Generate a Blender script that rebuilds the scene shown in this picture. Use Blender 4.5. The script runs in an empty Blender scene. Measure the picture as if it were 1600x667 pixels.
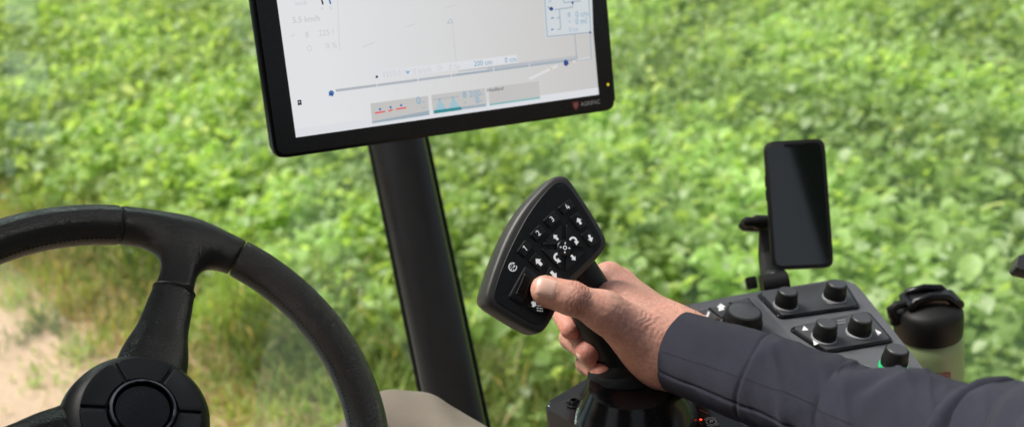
import bpy, bmesh, math, random
import numpy as np
from mathutils import Vector, Matrix

random.seed(7)
rng = np.random.default_rng(11)
S = bpy.context.scene
COL = S.collection

# ------------------------------------------------------------------ camera
LENS, SENSOR = 35.0, 36.0
FPX = LENS / SENSOR * 1600
PITCH, ROLL, CAMH = math.radians(22), math.radians(6), 2.6
V = lambda *a: np.array(a, float)
F = V(0, math.cos(PITCH), -math.sin(PITCH))
_R0, _U0 = V(1, 0, 0), V(0, math.sin(PITCH), math.cos(PITCH))
R = _R0 * math.cos(ROLL) - _U0 * math.sin(ROLL)
U = _U0 * math.cos(ROLL) + _R0 * math.sin(ROLL)
CAM = V(0, 0, CAMH)


def ray(px, py):
    return F + (px - 800) / FPX * R - (py - 333.5) / FPX * U


def P(px, py, d):
    """point at depth d seen at photograph pixel (px, py)"""
    return CAM + ray(px, py) * d


def onz(px, py, z):
    d = ray(px, py)
    return CAM + d * ((z - CAM[2]) / d[2])


def nrm(a):
    a = np.asarray(a, float)
    return a / np.linalg.norm(a)


def chaikin(pts, it=2):
    for _ in range(it):
        p = np.asarray(pts, float)
        q = np.roll(p, -1, 0)
        pts = np.stack([p * .75 + q * .25, p * .25 + q * .75], 1).reshape(-1, 2)
    return [tuple(p) for p in pts]


class Frame:
    """a plane in the scene: origin, in-plane axes ex / ey and normal n"""

    def __init__(s, o, n, xdir):
        s.o, s.n = np.asarray(o, float), nrm(n)
        s.ex = nrm(np.asarray(xdir) - s.n * np.dot(xdir, s.n))
        s.ey = np.cross(s.n, s.ex)

    def uv(s, px, py, w=0.0):
        d = ray(px, py)
        o = s.o + s.n * w
        p = CAM + d * (((o - CAM) @ s.n) / (d @ s.n)) - o
        return (p @ s.ex, p @ s.ey)

    def pts(s, lst, w=0.0):
        return [s.uv(x, y, w) for x, y in lst]

    def loc(s, p):
        p = np.asarray(p) - s.o
        return V(p @ s.ex, p @ s.ey, p @ s.n)

    def mat(s):
        m = Matrix.Identity(4)
        for i in range(3):
            m[i][0], m[i][1], m[i][2], m[i][3] = s.ex[i], s.ey[i], s.n[i], s.o[i]
        return m


# ------------------------------------------------------------------ objects
def tag(o, label=None, cat=None, group=None, kind=None):
    if label: o['label'] = label
    if cat: o['category'] = cat
    if group: o['group'] = group
    if kind: o['kind'] = kind
    return o


def thing(name, label, cat, mat=None, group=None):
    o = bpy.data.objects.new(name, None)
    o.empty_display_size = 0.05
    COL.objects.link(o)
    if mat is not None: o.matrix_world = mat
    return tag(o, label, cat, group)


def mesh(name, verts, faces, mats, parent=None, smooth=True, midx=None):
    me = bpy.data.meshes.new(name)
    if isinstance(verts, np.ndarray) and isinstance(faces, np.ndarray):
        nv, nf, k = len(verts), len(faces), faces.shape[1]
        me.vertices.add(nv)
        me.vertices.foreach_set('co', verts.astype(np.float32).ravel())
        me.loops.add(nf * k)
        me.loops.foreach_set('vertex_index', faces.astype(np.int32).ravel())
        me.polygons.add(nf)
        me.polygons.foreach_set('loop_start', np.arange(0, nf * k, k, dtype=np.int32))
        me.update(calc_edges=True)
        me.validate()
    else:
        me.from_pydata([tuple(map(float, v)) for v in verts], [], [tuple(map(int, f)) for f in faces])
        me.update()
    o = bpy.data.objects.new(name, me)
    COL.objects.link(o)
    for m in (mats if isinstance(mats, (list, tuple)) else [mats]):
        me.materials.append(m)
    if midx is not None:
        me.polygons.foreach_set('material_index', np.asarray(midx, np.int32))
    me.polygons.foreach_set('use_smooth', np.full(len(me.polygons), smooth))
    if parent is not None: o.parent = parent
    return o


def bm_obj(name, bm, mats, parent=None, smooth_angle=35):
    me = bpy.data.meshes.new(name)
    bmesh.ops.recalc_face_normals(bm, faces=bm.faces)
    a = math.radians(smooth_angle)
    for f in bm.faces: f.smooth = True
    for e in bm.edges:
        if len(e.link_faces) == 2 and e.calc_face_angle(0) > a: e.smooth = False
    bm.to_mesh(me)
    bm.free()
    o = bpy.data.objects.new(name, me)
    COL.objects.link(o)
    for m in (mats if isinstance(mats, (list, tuple)) else [mats]):
        me.materials.append(m)
    if parent is not None: o.parent = parent
    return o


def roundpoly(pts, rad, seg=5):
    """round every corner of a 2-D polygon; rad is one number or one per corner"""
    n = len(pts)
    out = []
    for i in range(n):
        p0, p1, p2 = (np.asarray(pts[(i + k) % n], float) for k in (-1, 0, 1))
        r = rad[i] if isinstance(rad, (list, tuple)) else rad
        a, b = p0 - p1, p2 - p1
        la, lb = np.linalg.norm(a), np.linalg.norm(b)
        a, b = a / la, b / lb
        ang = math.acos(max(-1, min(1, a @ b)))
        if r <= 0 or ang > 3.05:
            out.append(tuple(p1))
            continue
        t = min(r / math.tan(ang / 2), la * .48, lb * .48)
        q0, q1 = p1 + a * t, p1 + b * t
        for k in range(seg + 1):
            s = k / seg
            out.append(tuple((1 - s) ** 2 * q0 + 2 * s * (1 - s) * p1 + s * s * q1))
    return out


def prism(poly, z0, z1, bevel=0.0, seg=2, both=False, bm=None, taper=0.0):
    """solid with the 2-D outline poly between z0 and z1, top edge bevelled"""
    bm = bm or bmesh.new()
    area = sum(poly[i][0] * poly[(i + 1) % len(poly)][1] - poly[(i + 1) % len(poly)][0] * poly[i][1] for i in range(len(poly)))
    if area < 0: poly = poly[::-1]
    c = np.mean(np.asarray(poly), 0)
    bot = [bm.verts.new((x, y, z0)) for x, y in poly]
    top = [bm.verts.new((x + (c[0] - x) * taper, y + (c[1] - y) * taper, z1)) for x, y in poly]
    ft = bm.faces.new(top)
    fb = bm.faces.new(bot[::-1])
    n = len(poly)
    for i in range(n):
        bm.faces.new((bot[i], bot[(i + 1) % n], top[(i + 1) % n], top[i]))
    if bevel > 0:
        ed = list(ft.edges) + (list(fb.edges) if both else [])
        bmesh.ops.bevel(bm, geom=ed, offset=bevel, segments=seg, affect='EDGES', profile=0.5, clamp_overlap=True)
    return bm


def lathe(prof, seg=48, bm=None, M=None):
    """solid of revolution around z; prof = [(r, z), ...]"""
    bm = bm or bmesh.new()
    rings = []
    for r, z in prof:
        if r < 1e-6:
            rings.append([bm.verts.new((0, 0, z))])
        else:
            rings.append([bm.verts.new((r * math.cos(2 * math.pi * k / seg), r * math.sin(2 * math.pi * k / seg), z)) for k in range(seg)])
    for a, b in zip(rings, rings[1:]):
        for k in range(seg):
            k2 = (k + 1) % seg
            if len(a) == 1 and len(b) == 1: continue
            if len(a) == 1: bm.faces.new((a[0], b[k], b[k2]))
            elif len(b) == 1: bm.faces.new((a[k], a[k2], b[0]))
            else: bm.faces.new((a[k], a[k2], b[k2], b[k]))
    if M is not None:
        vs = [v for r_ in rings for v in r_]
        bmesh.ops.transform(bm, matrix=M, verts=vs)
    return bm


def tube(path, rad, seg=12, bm=None, caps=True, flat=1.0):
    """tube along a list of points; rad one number or one per point"""
    bm = bm or bmesh.new()
    path = [Vector(p) for p in path]
    n = len(path)
    rad = rad if isinstance(rad, (list, tuple)) else [rad] * n
    t0 = (path[1] - path[0]).normalized()
    up = Vector((0, 0, 1)) if abs(t0.z) < .9 else Vector((1, 0, 0))
    x = t0.cross(up).normalized()
    rings = []
    for i in range(n):
        t = (path[min(i + 1, n - 1)] - path[max(i - 1, 0)]).normalized()
        x = (x - t * x.dot(t)).normalized()
        y = t.cross(x)
        rings.append([bm.verts.new(path[i] + x * (rad[i] * math.cos(2 * math.pi * k / seg)) + y * (rad[i] * flat * math.sin(2 * math.pi * k / seg))) for k in range(seg)])
    for a, b in zip(rings, rings[1:]):
        for k in range(seg):
            bm.faces.new((a[k], a[(k + 1) % seg], b[(k + 1) % seg], b[k]))
    if caps:
        bm.faces.new(rings[0][::-1])
        bm.faces.new(rings[-1])
    return bm


class Flat:
    """thin printed shapes lying on a plane, gathered in one mesh"""

    def __init__(s): s.v, s.f, s.m, s.mats = [], [], [], []

    def slot(s, m):
        if m not in s.mats: s.mats.append(m)
        return s.mats.index(m)

    def poly(s, pts, z, m):
        i = len(s.v)
        a = sum(pts[k][0] * pts[(k + 1) % len(pts)][1] - pts[(k + 1) % len(pts)][0] * pts[k][1] for k in range(len(pts)))
        if a < 0: pts = pts[::-1]
        s.v += [(x, y, z) for x, y in pts]
        s.f.append(tuple(range(i, i + len(pts))))
        s.m.append(s.slot(m))

    def line(s, a, b, w, z, m):
        a, b = np.asarray(a), np.asarray(b)
        d = nrm(b - a)
        n = V(-d[1], d[0]) * w / 2
        s.poly([tuple(a + n), tuple(b + n), tuple(b - n), tuple(a - n)], z, m)

    def disc(s, c, r, z, m, n=20):
        s.poly([(c[0] + r * math.cos(2 * math.pi * k / n), c[1] + r * math.sin(2 * math.pi * k / n)) for k in range(n)], z, m)

    def arc(s, c, r, a0, a1, w, z, m, n=14):
        for k in range(n):
            t0, t1 = a0 + (a1 - a0) * k / n, a0 + (a1 - a0) * (k + 1) / n
            q = lambda rr, t: (c[0] + rr * math.cos(t), c[1] + rr * math.sin(t))
            s.poly([q(r - w / 2, t0), q(r + w / 2, t0), q(r + w / 2, t1), q(r - w / 2, t1)], z, m)

    def arrow(s, c, d, ln, hw, sw, z, m, hl=.5):
        """straight arrow centred on c pointing along d"""
        c, d = np.asarray(c), nrm(d)
        n = V(-d[1], d[0])
        a = c - d * ln / 2
        b = c + d * (ln / 2 - ln * hl)
        t = c + d * ln / 2
        s.poly([tuple(a + n * sw / 2), tuple(b + n * sw / 2), tuple(b - n * sw / 2), tuple(a - n * sw / 2)], z, m)
        s.poly([tuple(b + n * hw / 2), tuple(t), tuple(b - n * hw / 2)], z, m)

    def text(s, txt, c, size, ang, z, m, bold=0.0, align='CENTER'):
        cu = bpy.data.curves.new('lettering', 'FONT')
        cu.body, cu.size, cu.align_x, cu.align_y, cu.offset = txt, size, align, 'CENTER', bold
        cu.resolution_u = 3
        ob = bpy.data.objects.new('lettering', cu)
        COL.objects.link(ob)
        dg = bpy.context.evaluated_depsgraph_get()
        me = bpy.data.meshes.new_from_object(ob.evaluated_get(dg))
        i = len(s.v)
        ca, sa = math.cos(ang), math.sin(ang)
        for v in me.vertices:
            s.v.append((c[0] + v.co.x * ca - v.co.y * sa, c[1] + v.co.x * sa + v.co.y * ca, z))
        k = s.slot(m)
        for p in me.polygons:
            s.f.append(tuple(i + j for j in p.vertices))
            s.m.append(k)
        bpy.data.objects.remove(ob)
        bpy.data.meshes.remove(me)
        bpy.data.curves.remove(cu)

    def build(s, name, parent):
        return mesh(name, s.v, s.f, s.mats, parent, False, s.m)


# ------------------------------------------------------------------ implicit surfaces (for skin, leather and cloth)
def sd_cone(p, a, b, r1, r2):
    a, b = np.asarray(a, np.float32), np.asarray(b, np.float32)
    ba = b - a
    pa = p - a
    h = np.clip((pa @ ba) / (ba @ ba), 0, 1)
    return np.linalg.norm(pa - h[..., None] * ba, axis=-1) - (r1 + (r2 - r1) * h)


def smin(a, b, k):
    h = np.maximum(k - np.abs(a - b), 0) / k
    return np.minimum(a, b) - h * h * k * .25


def surface_nets(fn, lo, hi, h):
    lo, hi = np.asarray(lo, float), np.asarray(hi, float)
    n = np.ceil((hi - lo) / h).astype(int) + 1
    ax = [np.float32(lo[i]) + np.arange(n[i], dtype=np.float32) * np.float32(h) for i in range(3)]
    D = np.empty(n, np.float32)
    Y, Z = np.meshgrid(ax[1], ax[2], indexing='ij')
    step = max(1, int(400000 / (n[1] * n[2])))
    for i in range(0, n[0], step):
        xs = ax[0][i:i + step]
        g = np.empty((len(xs), n[1], n[2], 3), np.float32)
        g[..., 0], g[..., 1], g[..., 2] = xs[:, None, None], Y, Z
        D[i:i + step] = fn(g)
    s = D < 0
    c = [s[i:n[0] - 1 + i, j:n[1] - 1 + j, k:n[2] - 1 + k] for i in (0, 1) for j in (0, 1) for k in (0, 1)]
    act = ~(np.logical_and.reduce(c) | ~np.logical_or.reduce(c))
    ids = np.full(act.shape, -1, np.int64)
    cells = np.argwhere(act)
    ids[act] = np.arange(len(cells))
    acc = np.zeros((len(cells), 3))
    cnt = np.zeros(len(cells))
    for axn in range(3):
        o1, o2 = [a for a in range(3) if a != axn]
        for u in (0, 1):
            for v in (0, 1):
                off = np.zeros(3, int)
                off[o1], off[o2] = u, v
                A = cells + off
                B = A.copy()
                B[:, axn] += 1
                da, db = D[tuple(A.T)], D[tuple(B.T)]
                m = (da < 0) != (db < 0)
                t = np.where(m, da / np.where(m, da - db, 1), 0)
                pos = A.astype(float)
                pos[:, axn] += t
                acc[m] += pos[m]
                cnt[m] += 1
    verts = lo + h * acc / cnt[:, None]
    quads = []
    for axn in range(3):
        o1, o2 = (axn + 1) % 3, (axn + 2) % 3
        sl0 = [slice(None)] * 3
        sl1 = [slice(None)] * 3
        sl0[axn], sl1[axn] = slice(0, -1), slice(1, None)
        e = np.argwhere(s[tuple(sl0)] != s[tuple(sl1)])
        ok = (e[:, o1] > 0) & (e[:, o2] > 0) & (e[:, o1] < n[o1] - 1) & (e[:, o2] < n[o2] - 1)
        e = e[ok]
        neg = s[tuple(e.T)]
        q = []
        for d1, d2 in ((-1, -1), (0, -1), (0, 0), (-1, 0)):
            cc = e.copy()
            cc[:, o1] += d1
            cc[:, o2] += d2
            q.append(ids[tuple(cc.T)])
        q = np.stack(q, 1)
        q[~neg] = q[~neg][:, ::-1]
        quads.append(q)
    faces = np.concatenate(quads)
    return verts, faces[(faces >= 0).all(1)]


def relax(v, f, it=2, lam=.5):
    e = np.concatenate([f[:, [0, 1]], f[:, [1, 2]], f[:, [2, 3]], f[:, [3, 0]]])
    for _ in range(it):
        s = np.zeros_like(v)
        c = np.zeros(len(v))
        np.add.at(s, e[:, 0], v[e[:, 1]])
        np.add.at(s, e[:, 1], v[e[:, 0]])
        np.add.at(c, e[:, 0], 1)
        np.add.at(c, e[:, 1], 1)
        v = v + lam * (s / np.maximum(c, 1)[:, None] - v)
    return v


def normals(v, f):
    n = np.cross(v[f[:, 2]] - v[f[:, 0]], v[f[:, 3]] - v[f[:, 1]])
    out = np.zeros_like(v)
    for k in range(4): np.add.at(out, f[:, k], n)
    return out / np.maximum(np.linalg.norm(out, axis=1), 1e-12)[:, None]


# ------------------------------------------------------------------ materials
def new_mat(name):
    m = bpy.data.materials.new(name)
    m.use_nodes = True
    nt = m.node_tree
    return m, nt, nt.nodes['Principled BSDF']


def node(nt, t, **kw):
    n = nt.nodes.new(t)
    for k, v in kw.items():
        if k in n.inputs: n.inputs[k].default_value = v
        else: setattr(n, k, v)
    return n


def simple(name, col, rough=.5, spec=.5, metal=0, var=.12, vscale=40, bump=0, bscale=600, bdist=.0004, coat=0, rvar=.08, dust=0):
    """principled surface with procedural blotches, roughness wear and fine relief"""
    m, nt, b = new_mat(name)
    L = nt.links.new
    tc = node(nt, 'ShaderNodeTexCoord')
    nz = node(nt, 'ShaderNodeTexNoise', Scale=vscale, Detail=5)
    L(tc.outputs['Object'], nz.inputs['Vector'])
    rp = node(nt, 'ShaderNodeMapRange')
    rp.inputs['To Min'].default_value, rp.inputs['To Max'].default_value = 1 - var, 1 + var
    L(nz.outputs['Fac'], rp.inputs['Value'])
    mx = node(nt, 'ShaderNodeVectorMath', operation='SCALE')
    mx.inputs[0].default_value = col[:3]
    L(rp.outputs[0], mx.inputs['Scale'])
    if dust:
        n3 = node(nt, 'ShaderNodeTexNoise', Scale=420.0, Detail=6)
        L(tc.outputs['Object'], n3.inputs['Vector'])
        r3 = node(nt, 'ShaderNodeMapRange')
        r3.inputs['From Min'].default_value, r3.inputs['From Max'].default_value = .58, .74
        r3.inputs['To Min'].default_value, r3.inputs['To Max'].default_value = 0, dust
        L(n3.outputs['Fac'], r3.inputs['Value'])
        md = node(nt, 'ShaderNodeMixRGB')
        md.inputs[2].default_value = (.32, .29, .25, 1)
        L(r3.outputs[0], md.inputs[0])
        L(mx.outputs[0], md.inputs[1])
        L(md.outputs[0], b.inputs['Base Color'])
    else:
        L(mx.outputs[0], b.inputs['Base Color'])
    r2 = node(nt, 'ShaderNodeMapRange')
    r2.inputs['To Min'].default_value, r2.inputs['To Max'].default_value = max(.02, rough - rvar), min(1, rough + rvar)
    L(nz.outputs['Fac'], r2.inputs['Value'])
    L(r2.outputs[0], b.inputs['Roughness'])
    b.inputs['Specular IOR Level'].default_value = spec
    b.inputs['Metallic'].default_value = metal
    b.inputs['Coat Weight'].default_value = coat
    b.inputs['Coat Roughness'].default_value = .05
    if bump:
        n2 = node(nt, 'ShaderNodeTexNoise', Scale=bscale, Detail=3)
        L(tc.outputs['Object'], n2.inputs['Vector'])
        bp = node(nt, 'ShaderNodeBump', Strength=bump, Distance=bdist)
        L(n2.outputs['Fac'], bp.inputs['Height'])
        L(bp.outputs[0], b.inputs['Normal'])
    return m


def leather(name, col, rough=.42, bump=.5):
    m, nt, b = new_mat(name)
    L = nt.links.new
    tc = node(nt, 'ShaderNodeTexCoord')
    vo = node(nt, 'ShaderNodeTexVoronoi', Scale=340.0, feature='DISTANCE_TO_EDGE')
    wv = node(nt, 'ShaderNodeTexNoise', Scale=160.0, Detail=4)
    mixv = node(nt, 'ShaderNodeMixRGB', blend_type='ADD')
    mixv.inputs['Fac'].default_value = .004
    L(tc.outputs['Object'], mixv.inputs[1])
    L(wv.outputs['Color'], mixv.inputs[2])
    L(mixv.outputs[0], vo.inputs['Vector'])
    big = node(nt, 'ShaderNodeTexNoise', Scale=25.0, Detail=3)
    L(tc.outputs['Object'], big.inputs['Vector'])
    pw = node(nt, 'ShaderNodeMath', operation='MINIMUM')
    L(vo.outputs['Distance'], pw.inputs[0])
    pw.inputs[1].default_value = .25
    ad = node(nt, 'ShaderNodeMath', operation='MULTIPLY_ADD')
    L(wv.outputs['Fac'], ad.inputs[0])
    ad.inputs[1].default_value = .35
    L(pw.outputs[0], ad.inputs[2])
    bp = node(nt, 'ShaderNodeBump', Strength=bump, Distance=.004)
    L(ad.outputs[0], bp.inputs['Height'])
    L(bp.outputs[0], b.inputs['Normal'])
    rr = node(nt, 'ShaderNodeMapRange')
    rr.inputs['To Min'].default_value, rr.inputs['To Max'].default_value = rough - .08, rough + .1
    L(big.outputs['Fac'], rr.inputs['Value'])
    L(rr.outputs[0], b.inputs['Roughness'])
    b.inputs['Base Color'].default_value = (*col, 1)
    b.inputs['Specular IOR Level'].default_value = .4
    return m


def emit(name, col, strength=1.0, gloss=.0):
    m, nt, b = new_mat(name)
    b.inputs['Base Color'].default_value = (0.01, 0.01, 0.01, 1)
    b.inputs['Roughness'].default_value = .25
    b.inputs['Specular IOR Level'].default_value = gloss
    b.inputs['Emission Color'].default_value = (*col, 1)
    b.inputs['Emission Strength'].default_value = strength
    return m


def leafmat(name, trans=.4, rough=.42, spec=.5):
    """leaf with its own tint per leaf (colour attribute) and light passing through it"""
    m, nt, b = new_mat(name)
    L = nt.links.new
    at = node(nt, 'ShaderNodeAttribute', attribute_name='tint')
    tc = node(nt, 'ShaderNodeTexCoord')
    nz = node(nt, 'ShaderNodeTexNoise', Scale=30.0, Detail=3)
    L(tc.outputs['Object'], nz.inputs['Vector'])
    rp = node(nt, 'ShaderNodeMapRange')
    rp.inputs['To Min'].default_value, rp.inputs['To Max'].default_value = .75, 1.25
    L(nz.outputs['Fac'], rp.inputs['Value'])
    sc = node(nt, 'ShaderNodeVectorMath', operation='SCALE')
    L(at.outputs['Color'], sc.inputs[0])
    L(rp.outputs[0], sc.inputs['Scale'])
    L(sc.outputs[0], b.inputs['Base Color'])
    b.inputs['Roughness'].default_value = rough
    b.inputs['Specular IOR Level'].default_value = spec
    tr = node(nt, 'ShaderNodeBsdfTranslucent')
    s2 = node(nt, 'ShaderNodeVectorMath', operation='MULTIPLY')
    L(sc.outputs[0], s2.inputs[0])
    s2.inputs[1].default_value = (1.25, 1.15, .6)
    L(s2.outputs[0], tr.inputs['Color'])
    mx = node(nt, 'ShaderNodeMixShader')
    mx.inputs[0].default_value = trans
    L(b.outputs[0], mx.inputs[1])
    L(tr.outputs[0], mx.inputs[2])
    L(mx.outputs[0], nt.nodes['Material Output'].inputs['Surface'])
    return m


def skinmat():
    m, nt, b = new_mat('skin')
    L = nt.links.new
    tc = node(nt, 'ShaderNodeTexCoord')
    at = node(nt, 'ShaderNodeAttribute', attribute_name='tint')
    sp = node(nt, 'ShaderNodeSeparateColor')
    L(at.outputs['Color'], sp.inputs[0])
    n1 = node(nt, 'ShaderNodeTexNoise', Scale=45.0, Detail=5)
    n2 = node(nt, 'ShaderNodeTexNoise', Scale=420.0, Detail=4)
    n3 = node(nt, 'ShaderNodeTexVoronoi', Scale=900.0, feature='DISTANCE_TO_EDGE')
    for n in (n1, n2, n3): L(tc.outputs['Object'], n.inputs['Vector'])
    base = node(nt, 'ShaderNodeMixRGB')
    base.inputs[1].default_value = (.53, .285, .205, 1)
    base.inputs[2].default_value = (.69, .405, .31, 1)
    L(n1.outputs['Fac'], base.inputs[0])
    red = node(nt, 'ShaderNodeMixRGB')
    red.inputs[2].default_value = (.62, .19, .15, 1)
    L(sp.outputs[0], red.inputs[0])
    L(base.outputs[0], red.inputs[1])
    spk = node(nt, 'ShaderNodeMapRange')
    spk.inputs['From Min'].default_value, spk.inputs['From Max'].default_value = .3, .7
    spk.inputs['To Min'].default_value, spk.inputs['To Max'].default_value = .84, 1.1
    L(n2.outputs['Fac'], spk.inputs['Value'])
    mul = node(nt, 'ShaderNodeVectorMath', operation='SCALE')
    L(red.outputs[0], mul.inputs[0])
    L(spk.outputs[0], mul.inputs['Scale'])
    drk = node(nt, 'ShaderNodeMixRGB')
    drk.inputs[2].default_value = (.16, .065, .04, 1)
    L(sp.outputs[1], drk.inputs[0])
    L(mul.outputs[0], drk.inputs[1])
    L(drk.outputs[0], b.inputs['Base Color'])
    b.inputs['Roughness'].default_value = .5
    b.inputs['Specular IOR Level'].default_value = .4
    b.inputs['Subsurface Weight'].default_value = .12
    b.inputs['Subsurface Radius'].default_value = (1, .35, .2)
    b.inputs['Subsurface Scale'].default_value = .004
    ad = node(nt, 'ShaderNodeMath', operation='MULTIPLY_ADD')
    L(n3.outputs['Distance'], ad.inputs[0])
    ad.inputs[1].default_value = .5
    L(n2.outputs['Fac'], ad.inputs[2])
    bp = node(nt, 'ShaderNodeBump', Strength=.5, Distance=.0006)
    L(ad.outputs[0], bp.inputs['Height'])
    L(bp.outputs[0], b.inputs['Normal'])
    return m


def cloth(name, col, scale=900.0, strength=.3, var=.15, sheen=.3):
    """woven twill: fine diagonal ribs along the cloth's own UV"""
    m, nt, b = new_mat(name)
    L = nt.links.new
    uv = node(nt, 'ShaderNodeUVMap')
    mp = node(nt, 'ShaderNodeMapping')
    mp.inputs['Rotation'].default_value = (0, 0, math.radians(55))
    L(uv.outputs[0], mp.inputs[0])
    wv = node(nt, 'ShaderNodeTexWave', Scale=scale / 6.28, Distortion=1.2)
    wv.inputs['Detail Scale'].default_value = 2
    L(mp.outputs[0], wv.inputs['Vector'])
    tc = node(nt, 'ShaderNodeTexCoord')
    nz = node(nt, 'ShaderNodeTexNoise', Scale=30.0, Detail=6)
    n2 = node(nt, 'ShaderNodeTexNoise', Scale=900.0, Detail=2)
    L(tc.outputs['Object'], nz.inputs['Vector'])
    L(tc.outputs['Object'], n2.inputs['Vector'])
    ad = node(nt, 'ShaderNodeMath', operation='ADD')
    L(wv.outputs['Fac'], ad.inputs[0])
    L(n2.outputs['Fac'], ad.inputs[1])
    rp = node(nt, 'ShaderNodeMapRange')
    rp.inputs['From Max'].default_value = 2
    rp.inputs['To Min'].default_value, rp.inputs['To Max'].default_value = 1 - var * 1.3, 1 + var * 1.3
    L(ad.outputs[0], rp.inputs['Value'])
    r2 = node(nt, 'ShaderNodeMapRange')
    r2.inputs['To Min'].default_value, r2.inputs['To Max'].default_value = 1 - var, 1 + var
    L(nz.outputs['Fac'], r2.inputs['Value'])
    mu = node(nt, 'ShaderNodeMath', operation='MULTIPLY')
    L(rp.outputs[0], mu.inputs[0])
    L(r2.outputs[0], mu.inputs[1])
    sc = node(nt, 'ShaderNodeVectorMath', operation='SCALE')
    sc.inputs[0].default_value = col
    L(mu.outputs[0], sc.inputs['Scale'])
    L(sc.outputs[0], b.inputs['Base Color'])
    b.inputs['Roughness'].default_value = .85
    b.inputs['Specular IOR Level'].default_value = .2
    b.inputs['Sheen Weight'].default_value = sheen
    b.inputs['Sheen Roughness'].default_value = .5
    bp = node(nt, 'ShaderNodeBump', Strength=strength, Distance=.0005)
    L(ad.outputs[0], bp.inputs['Height'])
    L(bp.outputs[0], b.inputs['Normal'])
    return m


def glassmat():
    m, nt, b = new_mat('window_glass')
    L = nt.links.new
    nt.nodes.remove(b)
    tr = node(nt, 'ShaderNodeBsdfTransparent')
    tr.inputs[0].default_value = (.93, .97, .94, 1)
    gl = node(nt, 'ShaderNodeBsdfGlossy', Roughness=.03)
    gl.inputs['Color'].default_value = (.75, 1, .95, 1)
    fr = node(nt, 'ShaderNodeFresnel', IOR=1.45)
    tc = node(nt, 'ShaderNodeTexCoord')
    nz = node(nt, 'ShaderNodeTexNoise', Scale=3.0, Detail=4)
    L(tc.outputs['Object'], nz.inputs['Vector'])
    mu = node(nt, 'ShaderNodeMath', operation='MULTIPLY')
    rp = node(nt, 'ShaderNodeMapRange')
    rp.inputs['To Min'].default_value, rp.inputs['To Max'].default_value = 1.5, 2.3
    L(nz.outputs['Fac'], rp.inputs['Value'])
    L(fr.outputs[0], mu.inputs[0])
    L(rp.outputs[0], mu.inputs[1])
    mx = node(nt, 'ShaderNodeMixShader')
    L(mu.outputs[0], mx.inputs[0])
    L(tr.outputs[0], mx.inputs[1])
    L(gl.outputs[0], mx.inputs[2])
    L(mx.outputs[0], nt.nodes['Material Output'].inputs['Surface'])
    return m


def soilmat():
    m, nt, b = new_mat('dry_soil')
    L = nt.links.new
    tc = node(nt, 'ShaderNodeTexCoord')
    n1 = node(nt, 'ShaderNodeTexNoise', Scale=2.0, Detail=8)
    n2 = node(nt, 'ShaderNodeTexNoise', Scale=35.0, Detail=6)
    for n in (n1, n2): L(tc.outputs['Object'], n.inputs['Vector'])
    cr = node(nt, 'ShaderNodeValToRGB')
    e = cr.color_ramp.elements
    e[0].position, e[0].color = .3, (.40, .26, .165, 1)
    e[1].position, e[1].color = .68, (.64, .46, .32, 1)
    mxf = node(nt, 'ShaderNodeMath', operation='MULTIPLY_ADD')
    L(n2.outputs['Fac'], mxf.inputs[0])
    mxf.inputs[1].default_value = .6
    hf = node(nt, 'ShaderNodeMath', operation='MULTIPLY')
    L(n1.outputs['Fac'], hf.inputs[0])
    hf.inputs[1].default_value = .45
    L(hf.outputs[0], mxf.inputs[2])
    L(mxf.outputs[0], cr.inputs[0])
    L(cr.outputs[0], b.inputs['Base Color'])
    b.inputs['Roughness'].default_value = .95
    bp = node(nt, 'ShaderNodeBump', Strength=.6, Distance=.02)
    L(n2.outputs['Fac'], bp.inputs['Height'])
    L(bp.outputs[0], b.inputs['Normal'])
    return m


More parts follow.
